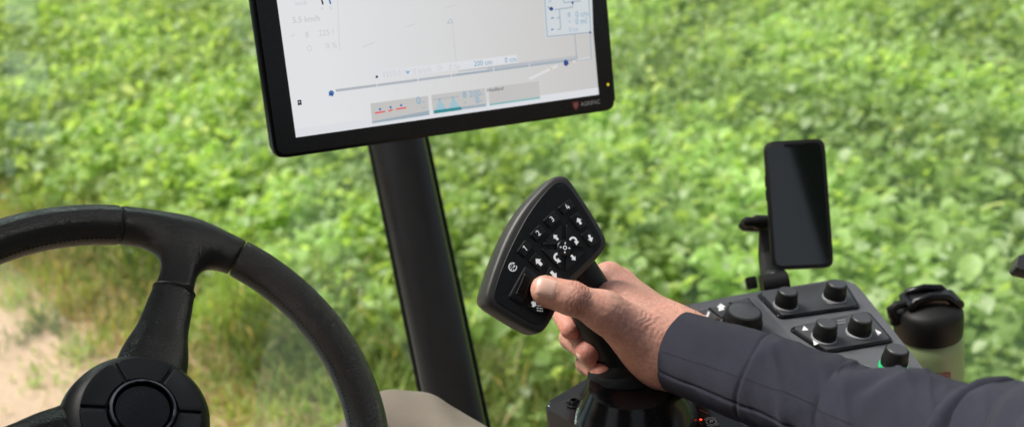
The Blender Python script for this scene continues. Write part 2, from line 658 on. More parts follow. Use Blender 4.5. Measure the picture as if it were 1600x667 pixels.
M = dict(
    leather=leather('black_leather', (.009, .009, .0098), .33, 1.0),
    headliner=simple('grey_headliner', (.06, .06, .062), .8, .2, bump=.3, bscale=300),
    rubber=simple('black_rubber', (.010, .010, .010), .5, .25, dust=.035, bump=.25, bscale=900),
    soft=simple('soft_black_plastic', (.0085, .0100, .0105), .45, .25, dust=.035, bump=.18, bscale=1600, bdist=.0003),
    button=simple('button_plastic', (.0095, .011, .0115), .36, .32, bump=.1, bscale=1600, bdist=.0003),
    rim=simple('grey_black_plastic', (.036, .036, .035), .42, .4, dust=.035, bump=.25, bscale=1400, bdist=.0003),
    gloss=simple('glossy_black', (.005, .005, .006), .19, .3, dust=.035, rvar=.04, var=.2),
    piano=simple('satin_black', (.008, .008, .009), .22, .5, dust=.035, rvar=.05, bump=.05, bscale=200),
    bezel=simple('bezel_black', (.005, .0055, .006), .3, .2, rvar=.05),
    panel=simple('grey_console_plastic', (.098, .101, .109), .40, .5, dust=.07, var=.22, vscale=35, bump=.35, bscale=900, bdist=.0004, rvar=.12),
    plate=simple('switch_plate_plastic', (.05, .052, .056), .38, .5, dust=.07, bump=.2, bscale=1200, rvar=.06),
    lit=None,
    white=simple('printed_white', (.85, .85, .85), .5, .3, var=.05),
    ltgrey=simple('light_grey_ring', (.24, .245, .26), .35, .5),
    darkchrome=simple('dark_chrome', (.10, .10, .11), .16, .5, metal=1),
    chrome=simple('chrome_ring', (.5, .5, .53), .15, .5, metal=1),
    pillar=simple('pillar_plastic', (.020, .020, .0205), .38, .4, dust=.035, bump=.2, bscale=500, var=.15, rvar=.05),
    trouser=None,
    sage=simple('sage_green_powder_coat', (.29, .375, .185), .38, .5, var=.05, bump=.4, bscale=700, bdist=.0003),
    red=simple('red_print', (.30, .012, .012), .4, .4),
    redl=simple('red_emblem', (.35, .03, .03), .35, .4),
    silver=simple('silver_print', (.42, .43, .44), .3, .5),
    nail=simple('nail', (.74, .47, .37), .3, .5, var=.08, vscale=150),
    glass=glassmat(), skin=skinmat(), soil=soilmat(),
    leaf=leafmat('crop_leaf', .58, .42, .5), blade=leafmat('grass_blade', .4, .55, .3),
    led_red=emit('red_led', (1, .05, .02), 3.0), led_green=emit('green_ring', (.05, .9, .3), .8),
    led_yellow=emit('yellow_led', (.75, .6, .03), .9),
    orange=simple('orange_paint', (.5, .13, .03), .4),
)
M['lit'] = emit('backlit_white', (.85, .87, .88), .42, .3)
M['lit'].node_tree.nodes['Principled BSDF'].inputs['Base Color'].default_value = (.6, .6, .6, 1)
M['sleeve'] = cloth('dark_twill_jacket', (.050, .052, .076), 3600, 1.0, .30, .03)
M['trouser'] = cloth('beige_cotton', (.31, .262, .212), 3200, .6, .14, .05)

# ------------------------------------------------------------------ world, sun, camera
SUN_EL, SUN_AZ = math.radians(58), math.radians(292)     # azimuth from +Y clockwise
w = bpy.data.worlds.new('World')
S.world = w
w.use_nodes = True
nt = w.node_tree
bg = nt.nodes['Background']
sky = nt.nodes.new('ShaderNodeTexSky')
sky.sky_type = 'NISHITA'
sky.sun_disc = False
sky.sun_elevation = SUN_EL
sky.sun_rotation = SUN_AZ
sky.air_density, sky.dust_density, sky.ozone_density = 1.0, 4.0, 1.0
hs = nt.nodes.new('ShaderNodeHueSaturation')                     # thin cloud: paler than a clear sky
hs.inputs['Saturation'].default_value = .38
nt.links.new(sky.outputs[0], hs.inputs['Color'])
nt.links.new(hs.outputs[0], bg.inputs[0])
bg.inputs[1].default_value = .15
sl = bpy.data.lights.new('sun', 'SUN')
sl.energy, sl.angle, sl.color = 4.3, math.radians(24), (1, .96, .88)
so = bpy.data.objects.new('sun', sl)
COL.objects.link(so)
sd = Vector((math.sin(SUN_AZ) * math.cos(SUN_EL), math.cos(SUN_AZ) * math.cos(SUN_EL), math.sin(SUN_EL)))
so.rotation_euler = sd.to_track_quat('Z', 'Y').to_euler()
so.location = (0, -5, 12)

cam = bpy.data.cameras.new('camera')
cam.lens, cam.sensor_width, cam.sensor_fit = LENS, SENSOR, 'HORIZONTAL'
cam.clip_start, cam.clip_end = .05, 600
cam.dof.use_dof = True
cam.dof.focus_distance = .79
cam.dof.aperture_fstop = 5.8
co = bpy.data.objects.new('camera', cam)
COL.objects.link(co)
m4 = Matrix.Identity(4)
for i in range(3):
    m4[i][0], m4[i][1], m4[i][2], m4[i][3] = R[i], U[i], -F[i], CAM[i]
co.matrix_world = m4
S.camera = co
S.view_settings.view_transform = 'Standard'
S.view_settings.look = 'None'
S.view_settings.exposure = 0
S.cycles.max_bounces = 10
S.cycles.transparent_max_bounces = 12

# ------------------------------------------------------------------ ground, crop, verge
mesh('ground', [(-150, -60, 0), (150, -60, 0), (150, 240, 0), (-150, 240, 0)], [(0, 1, 2, 3)], M['soil'])['kind'] = 'structure'

cA, cB = onz(-60, 262, .25)[:2], onz(840, 590, .25)[:2]        # edge between crop and grass verge
gA, gB = onz(-30, 370, 0)[:2], onz(300, 672, 0)[:2]           # edge between grass verge and bare track


def side(p, a, b):
    """signed distance from the line a-b, positive on the crop side"""
    d = nrm(b - a)
    return (p[:, 0] - a[0]) * -d[1] * 1.0 + (p[:, 1] - a[1]) * d[0]


fieldp = [cA + (cA - cB) * 4, cB + (cB - cA) * 4]
nf_ = V(-(cB - cA)[1], (cB - cA)[0]); nf_ = nf_ / np.linalg.norm(nf_) * 90
mesh('field', [(*fieldp[0], .004), (*fieldp[1], .004), (*(fieldp[1] + nf_), .004), (*(fieldp[0] + nf_), .004)], [(0, 1, 2, 3)],
     simple('weedy_soil', (.13, .20, .045), .95, .2, var=.5, vscale=8, bump=.5, bscale=30, bdist=.02))['kind'] = 'structure'


def wob(x, y):
    return .10 * np.sin(x * 3.1 + y * 2.3) + .07 * np.sin(x * 7.7 - y * 5.1 + 1) + .05 * np.sin(x * 13.3 + y * 11.9 + 2)


def colour_attr(o, cols):
    a = o.data.color_attributes.new('tint', 'FLOAT_COLOR', 'POINT')
    c4 = np.ones((len(cols), 4), np.float32)
    c4[:, :3] = cols
    a.data.foreach_set('color', c4.ravel())


def leaves(name, base, yaw, tilt, ln, wd, col, mat, label, cat, rows=5):
    """many bent leaves: base (n,3), yaw, tilt above horizontal, length, width, colour"""
    n = len(base)
    t = np.linspace(0, 1, rows)
    prof = np.interp(t, [0, .18, .45, .75, 1], [.06, .34, .5, .36, .03])
    droop = rng.uniform(.25, .9, n)
    ang = tilt[:, None] - droop[:, None] * t[None, :] * 1.4
    step = ln[:, None] / (rows - 1)
    r = np.concatenate([np.zeros((n, 1)), np.cumsum(np.cos(ang[:, :-1]) * step, 1)], 1)
    z = np.concatenate([np.zeros((n, 1)), np.cumsum(np.sin(ang[:, :-1]) * step, 1)], 1)
    cy, sy = np.cos(yaw)[:, None], np.sin(yaw)[:, None]
    roll = rng.normal(0, .35, n)[:, None]
    out = np.empty((n, rows, 3, 3), np.float32)
    wav = rng.normal(0, .12, (n, rows, 3))
    for k, sgn in enumerate((-1, 0, 1)):
        hw = sgn * wd[:, None] * prof[None, :]
        lift = np.abs(hw) * (.35 + wav[:, :, k]) + hw * np.sin(roll)
        x = r - lift * np.sin(ang)
        out[:, :, k, 0] = base[:, 0:1] + cy * x - sy * hw * np.cos(roll)
        out[:, :, k, 1] = base[:, 1:2] + sy * x + cy * hw * np.cos(roll)
        out[:, :, k, 2] = base[:, 2:3] + z + lift * np.cos(ang)
    i = np.arange(rows * 3).reshape(rows, 3)
    q = np.array([(i[a, b], i[a + 1, b], i[a + 1, b + 1], i[a, b + 1]) for a in range(rows - 1) for b in range(2)])
    fc = (q[None] + (np.arange(n) * rows * 3)[:, None, None]).reshape(-1, 4)
    o = mesh(name, out.reshape(-1, 3), fc, mat)
    colour_attr(o, np.repeat(col, rows * 3, 0))
    return tag(o, label, cat, kind='stuff')


def crop_points():
    pts = []
    for (y0, y1, dens) in ((3.0, 7.5, 70), (7.5, 12, 52), (12, 18, 28), (18, 34, 11)):
        xl, xr = -1.0 - y1 * .62, 1.6 + y1 * .66
        n = int((y1 - y0) * (xr - xl) * dens)
        pts.append(np.stack([rng.uniform(xl, xr, n), rng.uniform(y0, y1, n)], 1))
    p = np.concatenate(pts)
    s = side(p, cA, cB) + wob(p[:, 0], p[:, 1])
    return p[(s > 0) & (p[:, 0] > -12)], s[(s > 0) & (p[:, 0] > -12)]


pp, ss = crop_points()
nl = 9
npl = len(pp)
lowf = np.sin(pp[:, 0] * 4.3 + 1.5 * np.sin(pp[:, 1] * 2.7)) * np.sin(pp[:, 1] * 3.9 + 1.7 * np.sin(pp[:, 0] * 2.2 + 1)) + .6 * np.sin(pp[:, 0] * 8.1 + pp[:, 1] * 2.2) * np.sin(pp[:, 1] * 7.3 - pp[:, 0] * 2.6)
hgt = np.clip(.16 + .05 * lowf + .22 * np.clip(ss / .8, 0, 1) + rng.normal(0, .05, npl) + .06 * np.sin(pp[:, 0] * 1.7 + 1) * np.sin(pp[:, 1] * 1.3), .08, .6)
vig = rng.uniform(.75, 1.2, npl)
idx = np.repeat(np.arange(npl), nl)
yaw = rng.uniform(0, 2 * math.pi, npl * nl)
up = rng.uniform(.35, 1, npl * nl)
base = np.stack([pp[idx, 0] + rng.normal(0, .03, npl * nl) + .05 * np.cos(yaw), pp[idx, 1] + rng.normal(0, .03, npl * nl) + .05 * np.sin(yaw), hgt[idx] * up], 1)
dist = pp[idx, 1]
ln = rng.uniform(.05, .128, npl * nl) * vig[idx] * np.where(dist > 12, 1.35, 1.0)
wd = ln * rng.uniform(.6, .85, npl * nl)
tl = rng.normal(.55, .38, npl * nl)
g = rng.uniform(0, 1, npl * nl)[:, None]
clump = (.5 + .5 * np.sin(pp[idx, 0] * 2.1 + 2 * np.sin(pp[idx, 1] * .9)))[:, None]
col = (V(.315, .485, .11) * (1 - g) + V(.51, .69, .28) * g) * (.78 + .34 * clump) * (1 + .17 * lowf[idx])[:, None] * (.74 + .34 * up)[:, None]  # low leaves and hollows coloured darker, as canopy shade
pale = rng.uniform(0, 1, npl * nl) < .10 + .07 * (lowf[idx] > .5)
col[pale] = V(.58, .70, .42)  # pale colour stands in for sky sheen on glossy leaves
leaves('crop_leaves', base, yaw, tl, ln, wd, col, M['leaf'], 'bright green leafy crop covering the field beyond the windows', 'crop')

# grass verge: thin blades, some of them straw
n = 120000
q = np.stack([rng.uniform(-7.5, 1.8, n), rng.uniform(2.8, 9.5, n)], 1)
sc_ = side(q, cA, cB) + wob(q[:, 0] + 3, q[:, 1])
sg = side(q, gA, gB) + wob(q[:, 0] * 1.3, q[:, 1] * 1.2 + 5) * 1.3
keep = (sc_ < .35) & (sg > rng.exponential(.1, n) * -1 - .02)
keep |= (sg > -.9) & (sg < 0) & (rng.uniform(0, 1, n) < .015)
q, sg = q[keep], sg[keep]
n = len(q)
yaw = rng.uniform(0, 2 * math.pi, n)
ln = rng.uniform(.14, .42, n) * np.clip(.35 + sg * .8, .25, 1)
g = rng.uniform(0, 1, n)[:, None]
dry = np.clip(.30 - sg * .34 + .20 * np.sin(q[:, 0] * 4 + q[:, 1] * 3.3), .06, .7)
col = (V(.29, .45, .09) * (1 - g) + V(.50, .61, .20) * g) * (.8 + .35 * np.sin(q[:, 0:1] * 2.7 + 2 * np.sin(q[:, 1:2] * 3)))
st = rng.uniform(0, 1, n) < dry
col[st] = (V(.50, .40, .20) * (1 - g) + V(.66, .57, .34) * g)[st]
leaves('grass_verge', np.stack([q[:, 0], q[:, 1], np.zeros(n)], 1), yaw, rng.normal(1.15, .3, n), ln, rng.uniform(.008, .02, n), col, M['blade'],
       'rough grass and straw strip between the bare track and the crop', 'grass', rows=4)

# ------------------------------------------------------------------ steering wheel
az, el = math.radians(-38), math.radians(48.5)
fw = Frame(P(208, 671, .749), (math.cos(el) * math.cos(az), math.cos(el) * math.sin(az), math.sin(el)), R)
wheel = thing('steering_wheel', 'black leather steering wheel with thick stitched rim at the left', 'steering wheel', fw.mat())
RW, rw = .190, .0168
angof = lambda px, py: math.atan2(*fw.uv(px, py)[::-1])
a_sp = angof(292, 382)
a_l, a_r = angof(188, 354), angof(372, 400)
print('wheel angles', [round(math.degrees(a), 1) for a in (a_sp, a_l, a_r, angof(262, 440))])
HUBW = .028
sp0 = V(.030, 0, .016)
sp_in = .128                                                    # where the T piece meets the spoke


def t_piece(p):
    """leather T where a spoke runs into the rim, spoke along local +x"""
    x, y, z = p[..., 0], p[..., 1], p[..., 2]
    d = np.sqrt((np.hypot(x, y) - RW) ** 2 + z * z) - rw
    q = p.copy()
    q[..., 2] *= 1.55
    s_ = sd_cone(q, (.09, 0, .013 * 1.55), (.176, 0, 0), .0185, .0125)
    d = smin(d, s_, .036)
    th = np.arctan2(y, x)
    return np.maximum(np.maximum(d, (th - (a_l - a_sp)) * RW), np.maximum(((a_r - a_sp) - th) * RW, sp_in - x))


vt, ft_ = surface_nets(t_piece, (.10, -.15, -.03), (.215, .15, .04), .0016)
vt = relax(vt, ft_, 2, .4)


def lower_spoke(p):
    q = p.copy()
    q[..., 2] *= 1.7
    d = sd_cone(q, (.03, 0, .010 * 1.7), (.135, 0, .0085 * 1.7), .0245, .0164)
    d = smin(d, sd_cone(q, (.01, 0, .004 * 1.7), (.054, 0, .006 * 1.7), .036, .020), .022)
    return np.maximum(d, p[..., 0] - (sp_in - .0012))


vs, fs = surface_nets(lower_spoke, (-.03, -.06, -.02), (.14, .06, .06), .002)
vs = relax(vs, fs, 2, .4)
rot = lambda v, a: np.stack([v[:, 0] * math.cos(a) - v[:, 1] * math.sin(a), v[:, 0] * math.sin(a) + v[:, 1] * math.cos(a), v[:, 2]], 1)
for k in range(3):
    a = a_sp + k * 2 * math.pi / 3
    t_ = mesh('spoke', rot(vs, a), fs, M['leather'], wheel)
    mesh('spoke_cover', rot(vt, a), ft_, M['leather'], t_)
    # raised collar seam
    bm = tube([rot(np.array([[sp_in - .002, .0168 * math.cos(u), .0075 + .0108 * math.sin(u)]]), a)[0] for u in np.linspace(0, 2 * math.pi, 28)], .0011, 6, caps=False)
    bm_obj('seam', bm, M['rubber'], t_)
    # leather wrapped arc of the rim towards the next spoke
    s0, s1 = a + (a_l - a_sp), a + 2 * math.pi / 3 + (a_r - a_sp)
    th = np.linspace(s0 + .004, s1 - .004, 64)
    rad = np.full(64, rw + .0004)
    for i, f_ in enumerate((.80, .93, .985)): rad[i] *= f_; rad[-1 - i] *= f_
    th[:4] = s0 + np.array([.004, .006, .012, .03]); th[-4:] = s1 - np.array([.03, .012, .006, .004])
    bm = tube([(RW * math.cos(t), RW * math.sin(t), 0) for t in th], list(rad), 28)
    rm = bm_obj('rim', bm, M['leather'], wheel, 60)
    bm = bmesh.new()
    for t in np.arange(s0 + .03, s1 - .03, .0205):
        rr, zz = RW - rw * .99, rw * .22
        tube([(rr * math.cos(t + d), rr * math.sin(t + d), zz) for d in (0, .006, .012)], [.0005, .0009, .0005], 5, bm)
    bm_obj('stitching', bm, M['rubber'], rm)
# hub with pads around a glossy centre ring
hub = bm_obj('hub', lathe([(0, -.03), (.042, -.03), (.052, -.012), (.0545, .010), (.052, .020), (.047, .0265), (.042, .0300), (.036, .0310), (0, .031)], 64), M['soft'], wheel)
for k in range(6):
    a0 = math.radians(k * 60 + 12)
    inner = [(.0255 * math.cos(a0 + t), .0255 * math.sin(a0 + t)) for t in np.linspace(.04, math.radians(60) - .04, 10)]
    outer = [(.0425 * math.cos(a0 + t), .0425 * math.sin(a0 + t)) for t in np.linspace(math.radians(60) - .03, .03, 10)]
    bm_obj('button', prism(inner + outer, .0295, .0335, .0012), M['button'], hub)
bm_obj('trim_ring', lathe([(.0208, .030), (.0208, .0355), (.0216, .0368), (.0232, .0362), (.0243, .034), (.0243, .030)], 64), M['darkchrome'], hub)
bm_obj('centre_cap', lathe([(.0210, .031), (.019, .0338), (.010, .0352), (0, .0356)], 48), M['gloss'], hub)

# ------------------------------------------------------------------ monitor
W_ = .34
yw, tt, rl = math.radians(30.48), math.radians(-10.61), math.radians(6.245)
cy_, sy_, ct, st_, cr_, sr_ = math.cos(yw), math.sin(yw), math.cos(tt), math.sin(tt), math.cos(rl), math.sin(rl)
B_ = np.array([[cy_, -sy_, 0], [sy_, cy_, 0], [0, 0, 1]]) @ np.array([[1, 0, 0], [0, ct, -st_], [0, st_, ct]]) @ np.array([[cr_, 0, sr_], [0, 1, 0], [-sr_, 0, cr_]])
fm = Frame(P(462, 215, .9066), -B_[:, 1], B_[:, 0])
mon = thing('touchscreen_monitor', 'large black touchscreen monitor with a lit pale map display', 'monitor', fm.mat())
uv = fm.uv
HS = .205
bl, br, lt, rt = uv(430, 249), uv(963, 171), uv(392, 0), uv(950, 0)
outer = [(bl[0], bl[1]), (br[0], br[1]), (br[0], HS + .022), (bl[0], HS + .022)]
op = roundpoly(outer, .011, 6)
hs_ = bm_obj('housing', prism(op, -.011, -.0006, .003, 3, True), M['bezel'], mon)
back = [(x * .86 + W_ * .07, y * .80 + .022) for x, y in outer]
bm_obj('rear_housing', prism([(x, -y) for x, y in roundpoly(back, .015)], .0105, .035, .006, 3), M['bezel'], mon).data.transform(Matrix.Rotation(math.pi, 4, 'X'))
ins = [(bl[0] + .003, bl[1] + .003), (br[0] - .003, br[1] + .003), (br[0] - .003, HS + .019), (bl[0] + .003, HS + .019)]
bm_obj('bezel_glass', prism(roundpoly(ins, .009, 6), -.002, .0004, .0003, 1), M['gloss'], mon)
led = Flat()
led.disc(uv(949.5, 132.5), .0017, .0007, M['led_yellow'])
led.build('status_light', mon)
em = Flat()
c = V(*uv(899, 165))
sh = lambda c, s, pts: [(c[0] + x * s, c[1] + y * s) for x, y in pts]
SHIELD = [(-.5, .42), (-.2, .5), (0, .44), (.2, .5), (.5, .42), (.46, -.05), (.3, -.38), (0, -.58), (-.3, -.38), (-.46, -.05)]
em.poly(sh(c, .0085, SHIELD), .0007, M['redl'])
em.poly(sh(c, .0040, SHIELD), .0009, M['silver'])
em.poly(sh(c, .0024, SHIELD), .0011, M['redl'])
em.text('AGRIFAC', uv(922, 161.5), .0062, 0, .0007, M['silver'], .0001)
em.build('emblem', mon)
E = lambda n, c, s=1.0: emit(n, c, s, .25)
c_white, c_map, c_tile = E('screen_white', (.70, .705, .715)), E('screen_map', (.58, .57, .555)), E('screen_tile', (.53, .525, .515))
c_line, c_dark, c_blue, c_navy = E('screen_line', (.42, .45, .50)), E('screen_dark', (.03, .035, .06)), E('screen_blue', (.05, .16, .42)), E('screen_navy', (.03, .06, .25))
c_txt, c_red, c_teal, c_spray, c_box = E('screen_text', (.57, .58, .60)), E('screen_red', (.75, .09, .09)), E('screen_teal', (.03, .25, .28)), E('screen_spray', (.34, .52, .60)), E('screen_box', (.61, .65, .68))
c_steel, c_bt, c_bar = E('screen_steel', (.32, .40, .46)), E('screen_bluetext', (.27, .42, .55)), E('screen_bar', (.70, .715, .75))
c_yel = E('screen_yellow', (.62, .45, .2))
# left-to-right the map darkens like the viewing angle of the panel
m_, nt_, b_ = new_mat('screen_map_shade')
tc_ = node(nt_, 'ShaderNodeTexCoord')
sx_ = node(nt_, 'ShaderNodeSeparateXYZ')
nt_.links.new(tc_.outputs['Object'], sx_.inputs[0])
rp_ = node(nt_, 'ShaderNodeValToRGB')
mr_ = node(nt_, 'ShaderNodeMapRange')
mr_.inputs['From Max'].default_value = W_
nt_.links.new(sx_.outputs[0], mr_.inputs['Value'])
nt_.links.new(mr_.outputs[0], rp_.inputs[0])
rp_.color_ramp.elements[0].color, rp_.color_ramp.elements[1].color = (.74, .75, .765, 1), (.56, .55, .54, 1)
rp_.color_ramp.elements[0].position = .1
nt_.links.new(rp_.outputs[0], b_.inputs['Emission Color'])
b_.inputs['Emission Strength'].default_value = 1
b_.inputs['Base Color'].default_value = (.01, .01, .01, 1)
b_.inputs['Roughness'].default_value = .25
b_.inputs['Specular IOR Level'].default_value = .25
scr = Flat()
z0, dz = .0008, .00012
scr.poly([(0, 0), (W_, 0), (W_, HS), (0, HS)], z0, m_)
scr.poly([(0, 0), (W_, 0), (W_, .0075), (0, .0075)], z0 + dz, c_bar)
L_ = lambda a, b, w, m=c_line, k=2: scr.line(uv(*a), uv(*b), w, z0 + k * dz, m)
T_ = lambda t, p, s, m=c_txt, b=0.0, k=3: scr.text(t, uv(*p), s, 0, z0 + k * dz, m, b)
Q_ = lambda pts, m, k=2: scr.poly(fm.pts(pts), z0 + k * dz, m)
L_((502, 0), (504, 8), .0016, c_dark); L_((514, 0), (516, 7), .0016, c_blue)
T_('km/h', (470, 6), .0055); T_('A', (503, 14), .0045); T_('B', (516, 13), .0045)
T_('5.5 km/h', (478, 31), .0075, c_txt, .00012)
T_('225 l', (509, 52), .0075); T_('0 %', (517, 72), .0075); T_('✓', (457, 56), .006)
T_('8', (479, 55), .007); scr.arc(uv(483, 76), .0022, 0, 6.28, .0005, z0 + 3 * dz, c_txt)
L_((527, 0), (530, 78), .0004, c_tile, 1)
# boom line of the sprayer
L_((524, 142), (902, 93), .0024, c_line, 2)
L_((712, 117.5), (902, 94), .0014, c_steel, 3); L_((716, 112), (902, 88), .0010, c_line, 3)
for x in (588, 652, 704, 770, 826): L_((x, 142 - (x - 524) * .1296 + 4), (x + .5, 142 - (x - 524) * .1296 - 5), .0009, c_white, 4)
scr.disc(uv(517, 146), .0026, z0 + 4 * dz, c_blue); L_((513, 150), (517, 146), .0009, c_navy, 5); L_((517, 146), (519, 151), .0009, c_navy, 5)
Q_([(880, 95), (885, 94), (888, 100), (884, 104), (880, 102)], c_navy, 4)
scr.disc(uv(892, 97), .0011, z0 + 4 * dz, c_yel); scr.disc(uv(860, 108), .0011, z0 + 4 * dz, c_yel)
L_((826, 124), (870, 103), .0028, c_white, 3); L_((893, 97), (922, 91), .0022, c_white, 3)
Q_([(464, 157), (470, 156), (471, 164), (465, 165)], c_dark)
Q_([(466, 159), (468, 159), (468, 161), (466, 161)], c_map, 3)
# read-out strip above the boom
Q_([(582, 112), (806, 86), (808, 98), (584, 125)], c_bar, 1)
scr.disc(uv(588, 120.5), .0013, z0 + 3 * dz, c_dark)
T_('1210.0 l', (614, 116), .0072); Q_([(632, 112), (640, 111), (637, 117)], c_bt, 3); T_('0 km/h', (659, 111), .0072)
scr.arc(uv(686, 107), .0022, 0, 6.28, .0006, z0 + 3 * dz, c_txt); T_('0 ha', (709, 105), .0072); T_('-', (732, 102), .006)
T_('200 cm', (754, 99), .0072, c_bt, .0001); T_('-', (776, 97), .006); T_('0 cm', (797, 94), .0072, c_bt, .0001)
for x, y in ((620, 142), (679, 134), (712, 131), (747, 126), (800, 120)): T_('1', (x, y), .005)
# triangle marker and faint tracks on the map
for a, b in (((698, 37), (703, 30)), ((703, 30), (707, 36)), ((707, 36), (698, 37))): L_(a, b, .0005, c_steel)
L_((706, 40), (712, 96), .0005, c_tile); L_((566, 74), (584, 67), .0006, c_txt); L_((634, 43), (650, 37), .0006, c_txt); L_((693, 14), (712, 8), .0006, c_txt)
# tiles
Q_([(578, 162), (668, 150), (670, 180), (581, 193)], c_tile)
Q_([(581, 190), (670, 173), (670, 180), (581, 193)], c_steel, 3)
for x0, x1, y in ((585, 601, 177), (606, 613, 174), (618, 634, 171)):
    L_((x0, y), (x1, y - 2.5), .0014, c_red, 3); scr.disc(uv((x0 + x1) / 2, y - 6), .0012, z0 + 3 * dz, c_blue)
T_('0', (653, 158), .010, c_bt, .0002); T_('cm', (660, 160), .004, c_bt); T_('cm', (662, 168), .004, c_bt)
Q_([(673, 149), (757, 138), (760, 166), (676, 178)], c_tile)
L_((676, 156), (717, 151), .0012, c_line, 3)
for x, y in ((686, 156), (707, 153)):
    Q_([(x - 1, y), (x + 1, y), (x + 11, y + 15), (x - 7, y + 18)], c_spray, 3); scr.disc(uv(x, y), .0012, z0 + 4 * dz, c_steel)
L_((677, 175.5), (720, 169.5), .0032, c_teal, 4); L_((720, 169.5), (758, 164.5), .0026, c_steel, 4)
T_('8', (725, 149), .009, c_bt, .0002); T_('200', (741, 147), .009, c_bt, .0001); T_('cm', (752, 147), .004, c_bt); T_('0', (745, 157), .009, c_bt, .0003); T_('ml', (751, 158), .004, c_bt); T_('-', (726, 160), .007, c_bt, .0002)
Q_([(763, 137), (841, 127), (843, 154), (764, 165)], c_tile)
L_((764, 164), (843, 153), .0018, c_teal if False else E('screen_aqua', (.22, .46, .48)), 3)
T_('Headland', (773, 140), .0052, c_dark)
# flow diagram box at the upper right
Q_([(848, 0), (924, -10), (926, 50), (852, 61)], c_box, 2)
for a, b in (((850, 0), (854, 58)), ((854, 58), (922, 51)), ((922, 51), (919, 0)), ((854, 12), (860, 13)), ((866, 16), (894, 12)), ((894, 12), (893, 5)), ((880, 5), (906, 2)), ((880, 5), (879, 0)), ((873, 16), (875, 46)), ((869, 29), (874, 28)),
             ((870, 47), (875, 46)), ((897, 53), (900, 91)), ((921, 51), (923, 92)), ((923, 92), (898, 96)), ((900, 91), (760, 108))):
    L_(a, b, .0011, c_line if a[1] > 80 else c_steel, 4)
Q_([(857, 13), (861, 11), (864, 15), (861, 18), (857, 16)], c_navy, 5)
scr.disc(uv(893.5, 5), .0014, z0 + 5 * dz, c_navy); scr.disc(uv(921, 51.5), .0013, z0 + 5 * dz, c_navy)
for x, y in ((862, 29), (862, 47)): L_((x - 2, y), (x + 2, y - .5), .0012, c_blue, 5)
T_('8', (888, 24), .007, c_bt, .0001, 5); T_('0 cm', (908, 23), .0085, c_bt, .0001, 5); T_('+', (889, 35), .006, c_bt, 0, 5); T_('0 ml', (907, 34), .0085, c_bt, .0001, 5); T_('0 cm', (895, 47), .006, c_bt, 0, 5); T_('0', (858, 2), .006, c_bt, 0, 5)
scr.build('screen', mon)
# bracket to the pillar
ba = fm.loc(P(628, 190, 1.30))
bm_obj('mounting_arm', tube([(W_ * .42, .05, -.03), tuple(V(W_ * .42, .05, -.03) * .5 + ba * .5), tuple(ba)], .022, 16), M['rubber'], mon)

# ------------------------------------------------------------------ cab pillar and panes
pa, pb = P(624, 230, 1.36), P(712, 650, 1.30)
ax = nrm(pa - pb)
top_, bot_ = pa + ax * 1.05, pb - ax * .75
fp = Frame(pb, ax, R)                                            # local z runs along the pillar
zt, zb = (top_ - pb) @ ax, (bot_ - pb) @ ax
pil = thing('cab_pillar', 'dark grey slanted cab pillar behind the monitor and the wheel rim', 'pillar', fp.mat())
ta = nrm(fp.loc(CAM)[:2])                                        # towards the cabin
tx = V(-ta[1], ta[0])
if tx[0] < 0: tx = -tx
prof = []
for t in np.linspace(0, math.pi, 25):
    cxp = math.cos(t)
    prof.append(tuple(tx * (.0365 * np.sign(cxp) * abs(cxp) ** .75) + ta * (.030 * math.sin(t) ** .6)))
prof += [tuple(tx * -.034 - ta * .03), tuple(tx * .034 - ta * .03)]
bm_obj('trim', prism(prof, zb, zt), M['pillar'], pil, 30)
for sgn in (-1, 1):
    sq = [tuple(tx * sgn * a + ta * b) for a, b in ((.0335, -.012), (.0425, -.012), (.0430, -.030), (.0335, -.032))]
    bm_obj('rubber_seal', prism(roundpoly(sq, .003, 3), zb, zt), M['rubber'], pil)
for name, lab, sg, dirx in (('windscreen', 'clear windscreen pane left of the slanted pillar', -1, V(-1, .10, 0)), ('side_window', 'clear window pane right of the slanted pillar behind the phone', 1, V(1, .16, 0))):
    dirx = nrm(dirx)
    c0 = pb - ax * .7 + dirx * .03 - (fp.ex * ta[0] + fp.ey * ta[1]) * .022
    c1 = c0 + ax * 1.9
    o = mesh(name, [c0, c0 + dirx * 2.0, c1 + dirx * 2.0, c1], [(0, 1, 2, 3)], M['glass'], None, False)
    tag(o, lab, 'window pane')

# ------------------------------------------------------------------ rest of the cab around the camera
cab = thing('cab_shell', 'dark cab roof and rear frame above and behind the seat', 'cab', Matrix.Translation((0, 0, 0)))
for quad in ([(-.8, -.01), (.8, -.01), (.8, .10), (-.8, .10)], [(-.8, -1.25), (.8, -1.25), (.8, -.95), (-.8, -.95)], [(-.8, -.949), (.14, -.949), (.14, -.011), (-.8, -.011)], [(.388, -.949), (.8, -.949), (.8, -.011), (.306, -.011)]):
    bm_obj('roof', prism(quad, 3.12, 3.24), M['headliner'], cab)                # added gap, shaped so open sky mirrors as a diagonal band in the phone
for z0_, z1_, x0_, x1_ in ((1.3, 2.35, -.85, .85), (2.35, 2.95, -.85, -.45), (2.35, 2.95, .45, .85), (2.95, 3.12, -.85, .85)):
    bm_obj('rear_wall', prism([(x0_, -1.22), (x1_, -1.22), (x1_, -1.16), (x0_, -1.16)], z0_, z1_), M['headliner'], cab)
for x in (-.87, .82): bm_obj('side_panel', prism([(x, -1.15), (x + .05, -1.15), (x + .05, -.25), (x, -.25)], 1.32, 3.11), M['headliner'], cab)
for x in (-.88, .80): bm_obj('rear_post', prism([(x, -1.22), (x + .09, -1.22), (x + .09, -1.12), (x, -1.12)], 1.3, 3.12), M['headliner'], cab)
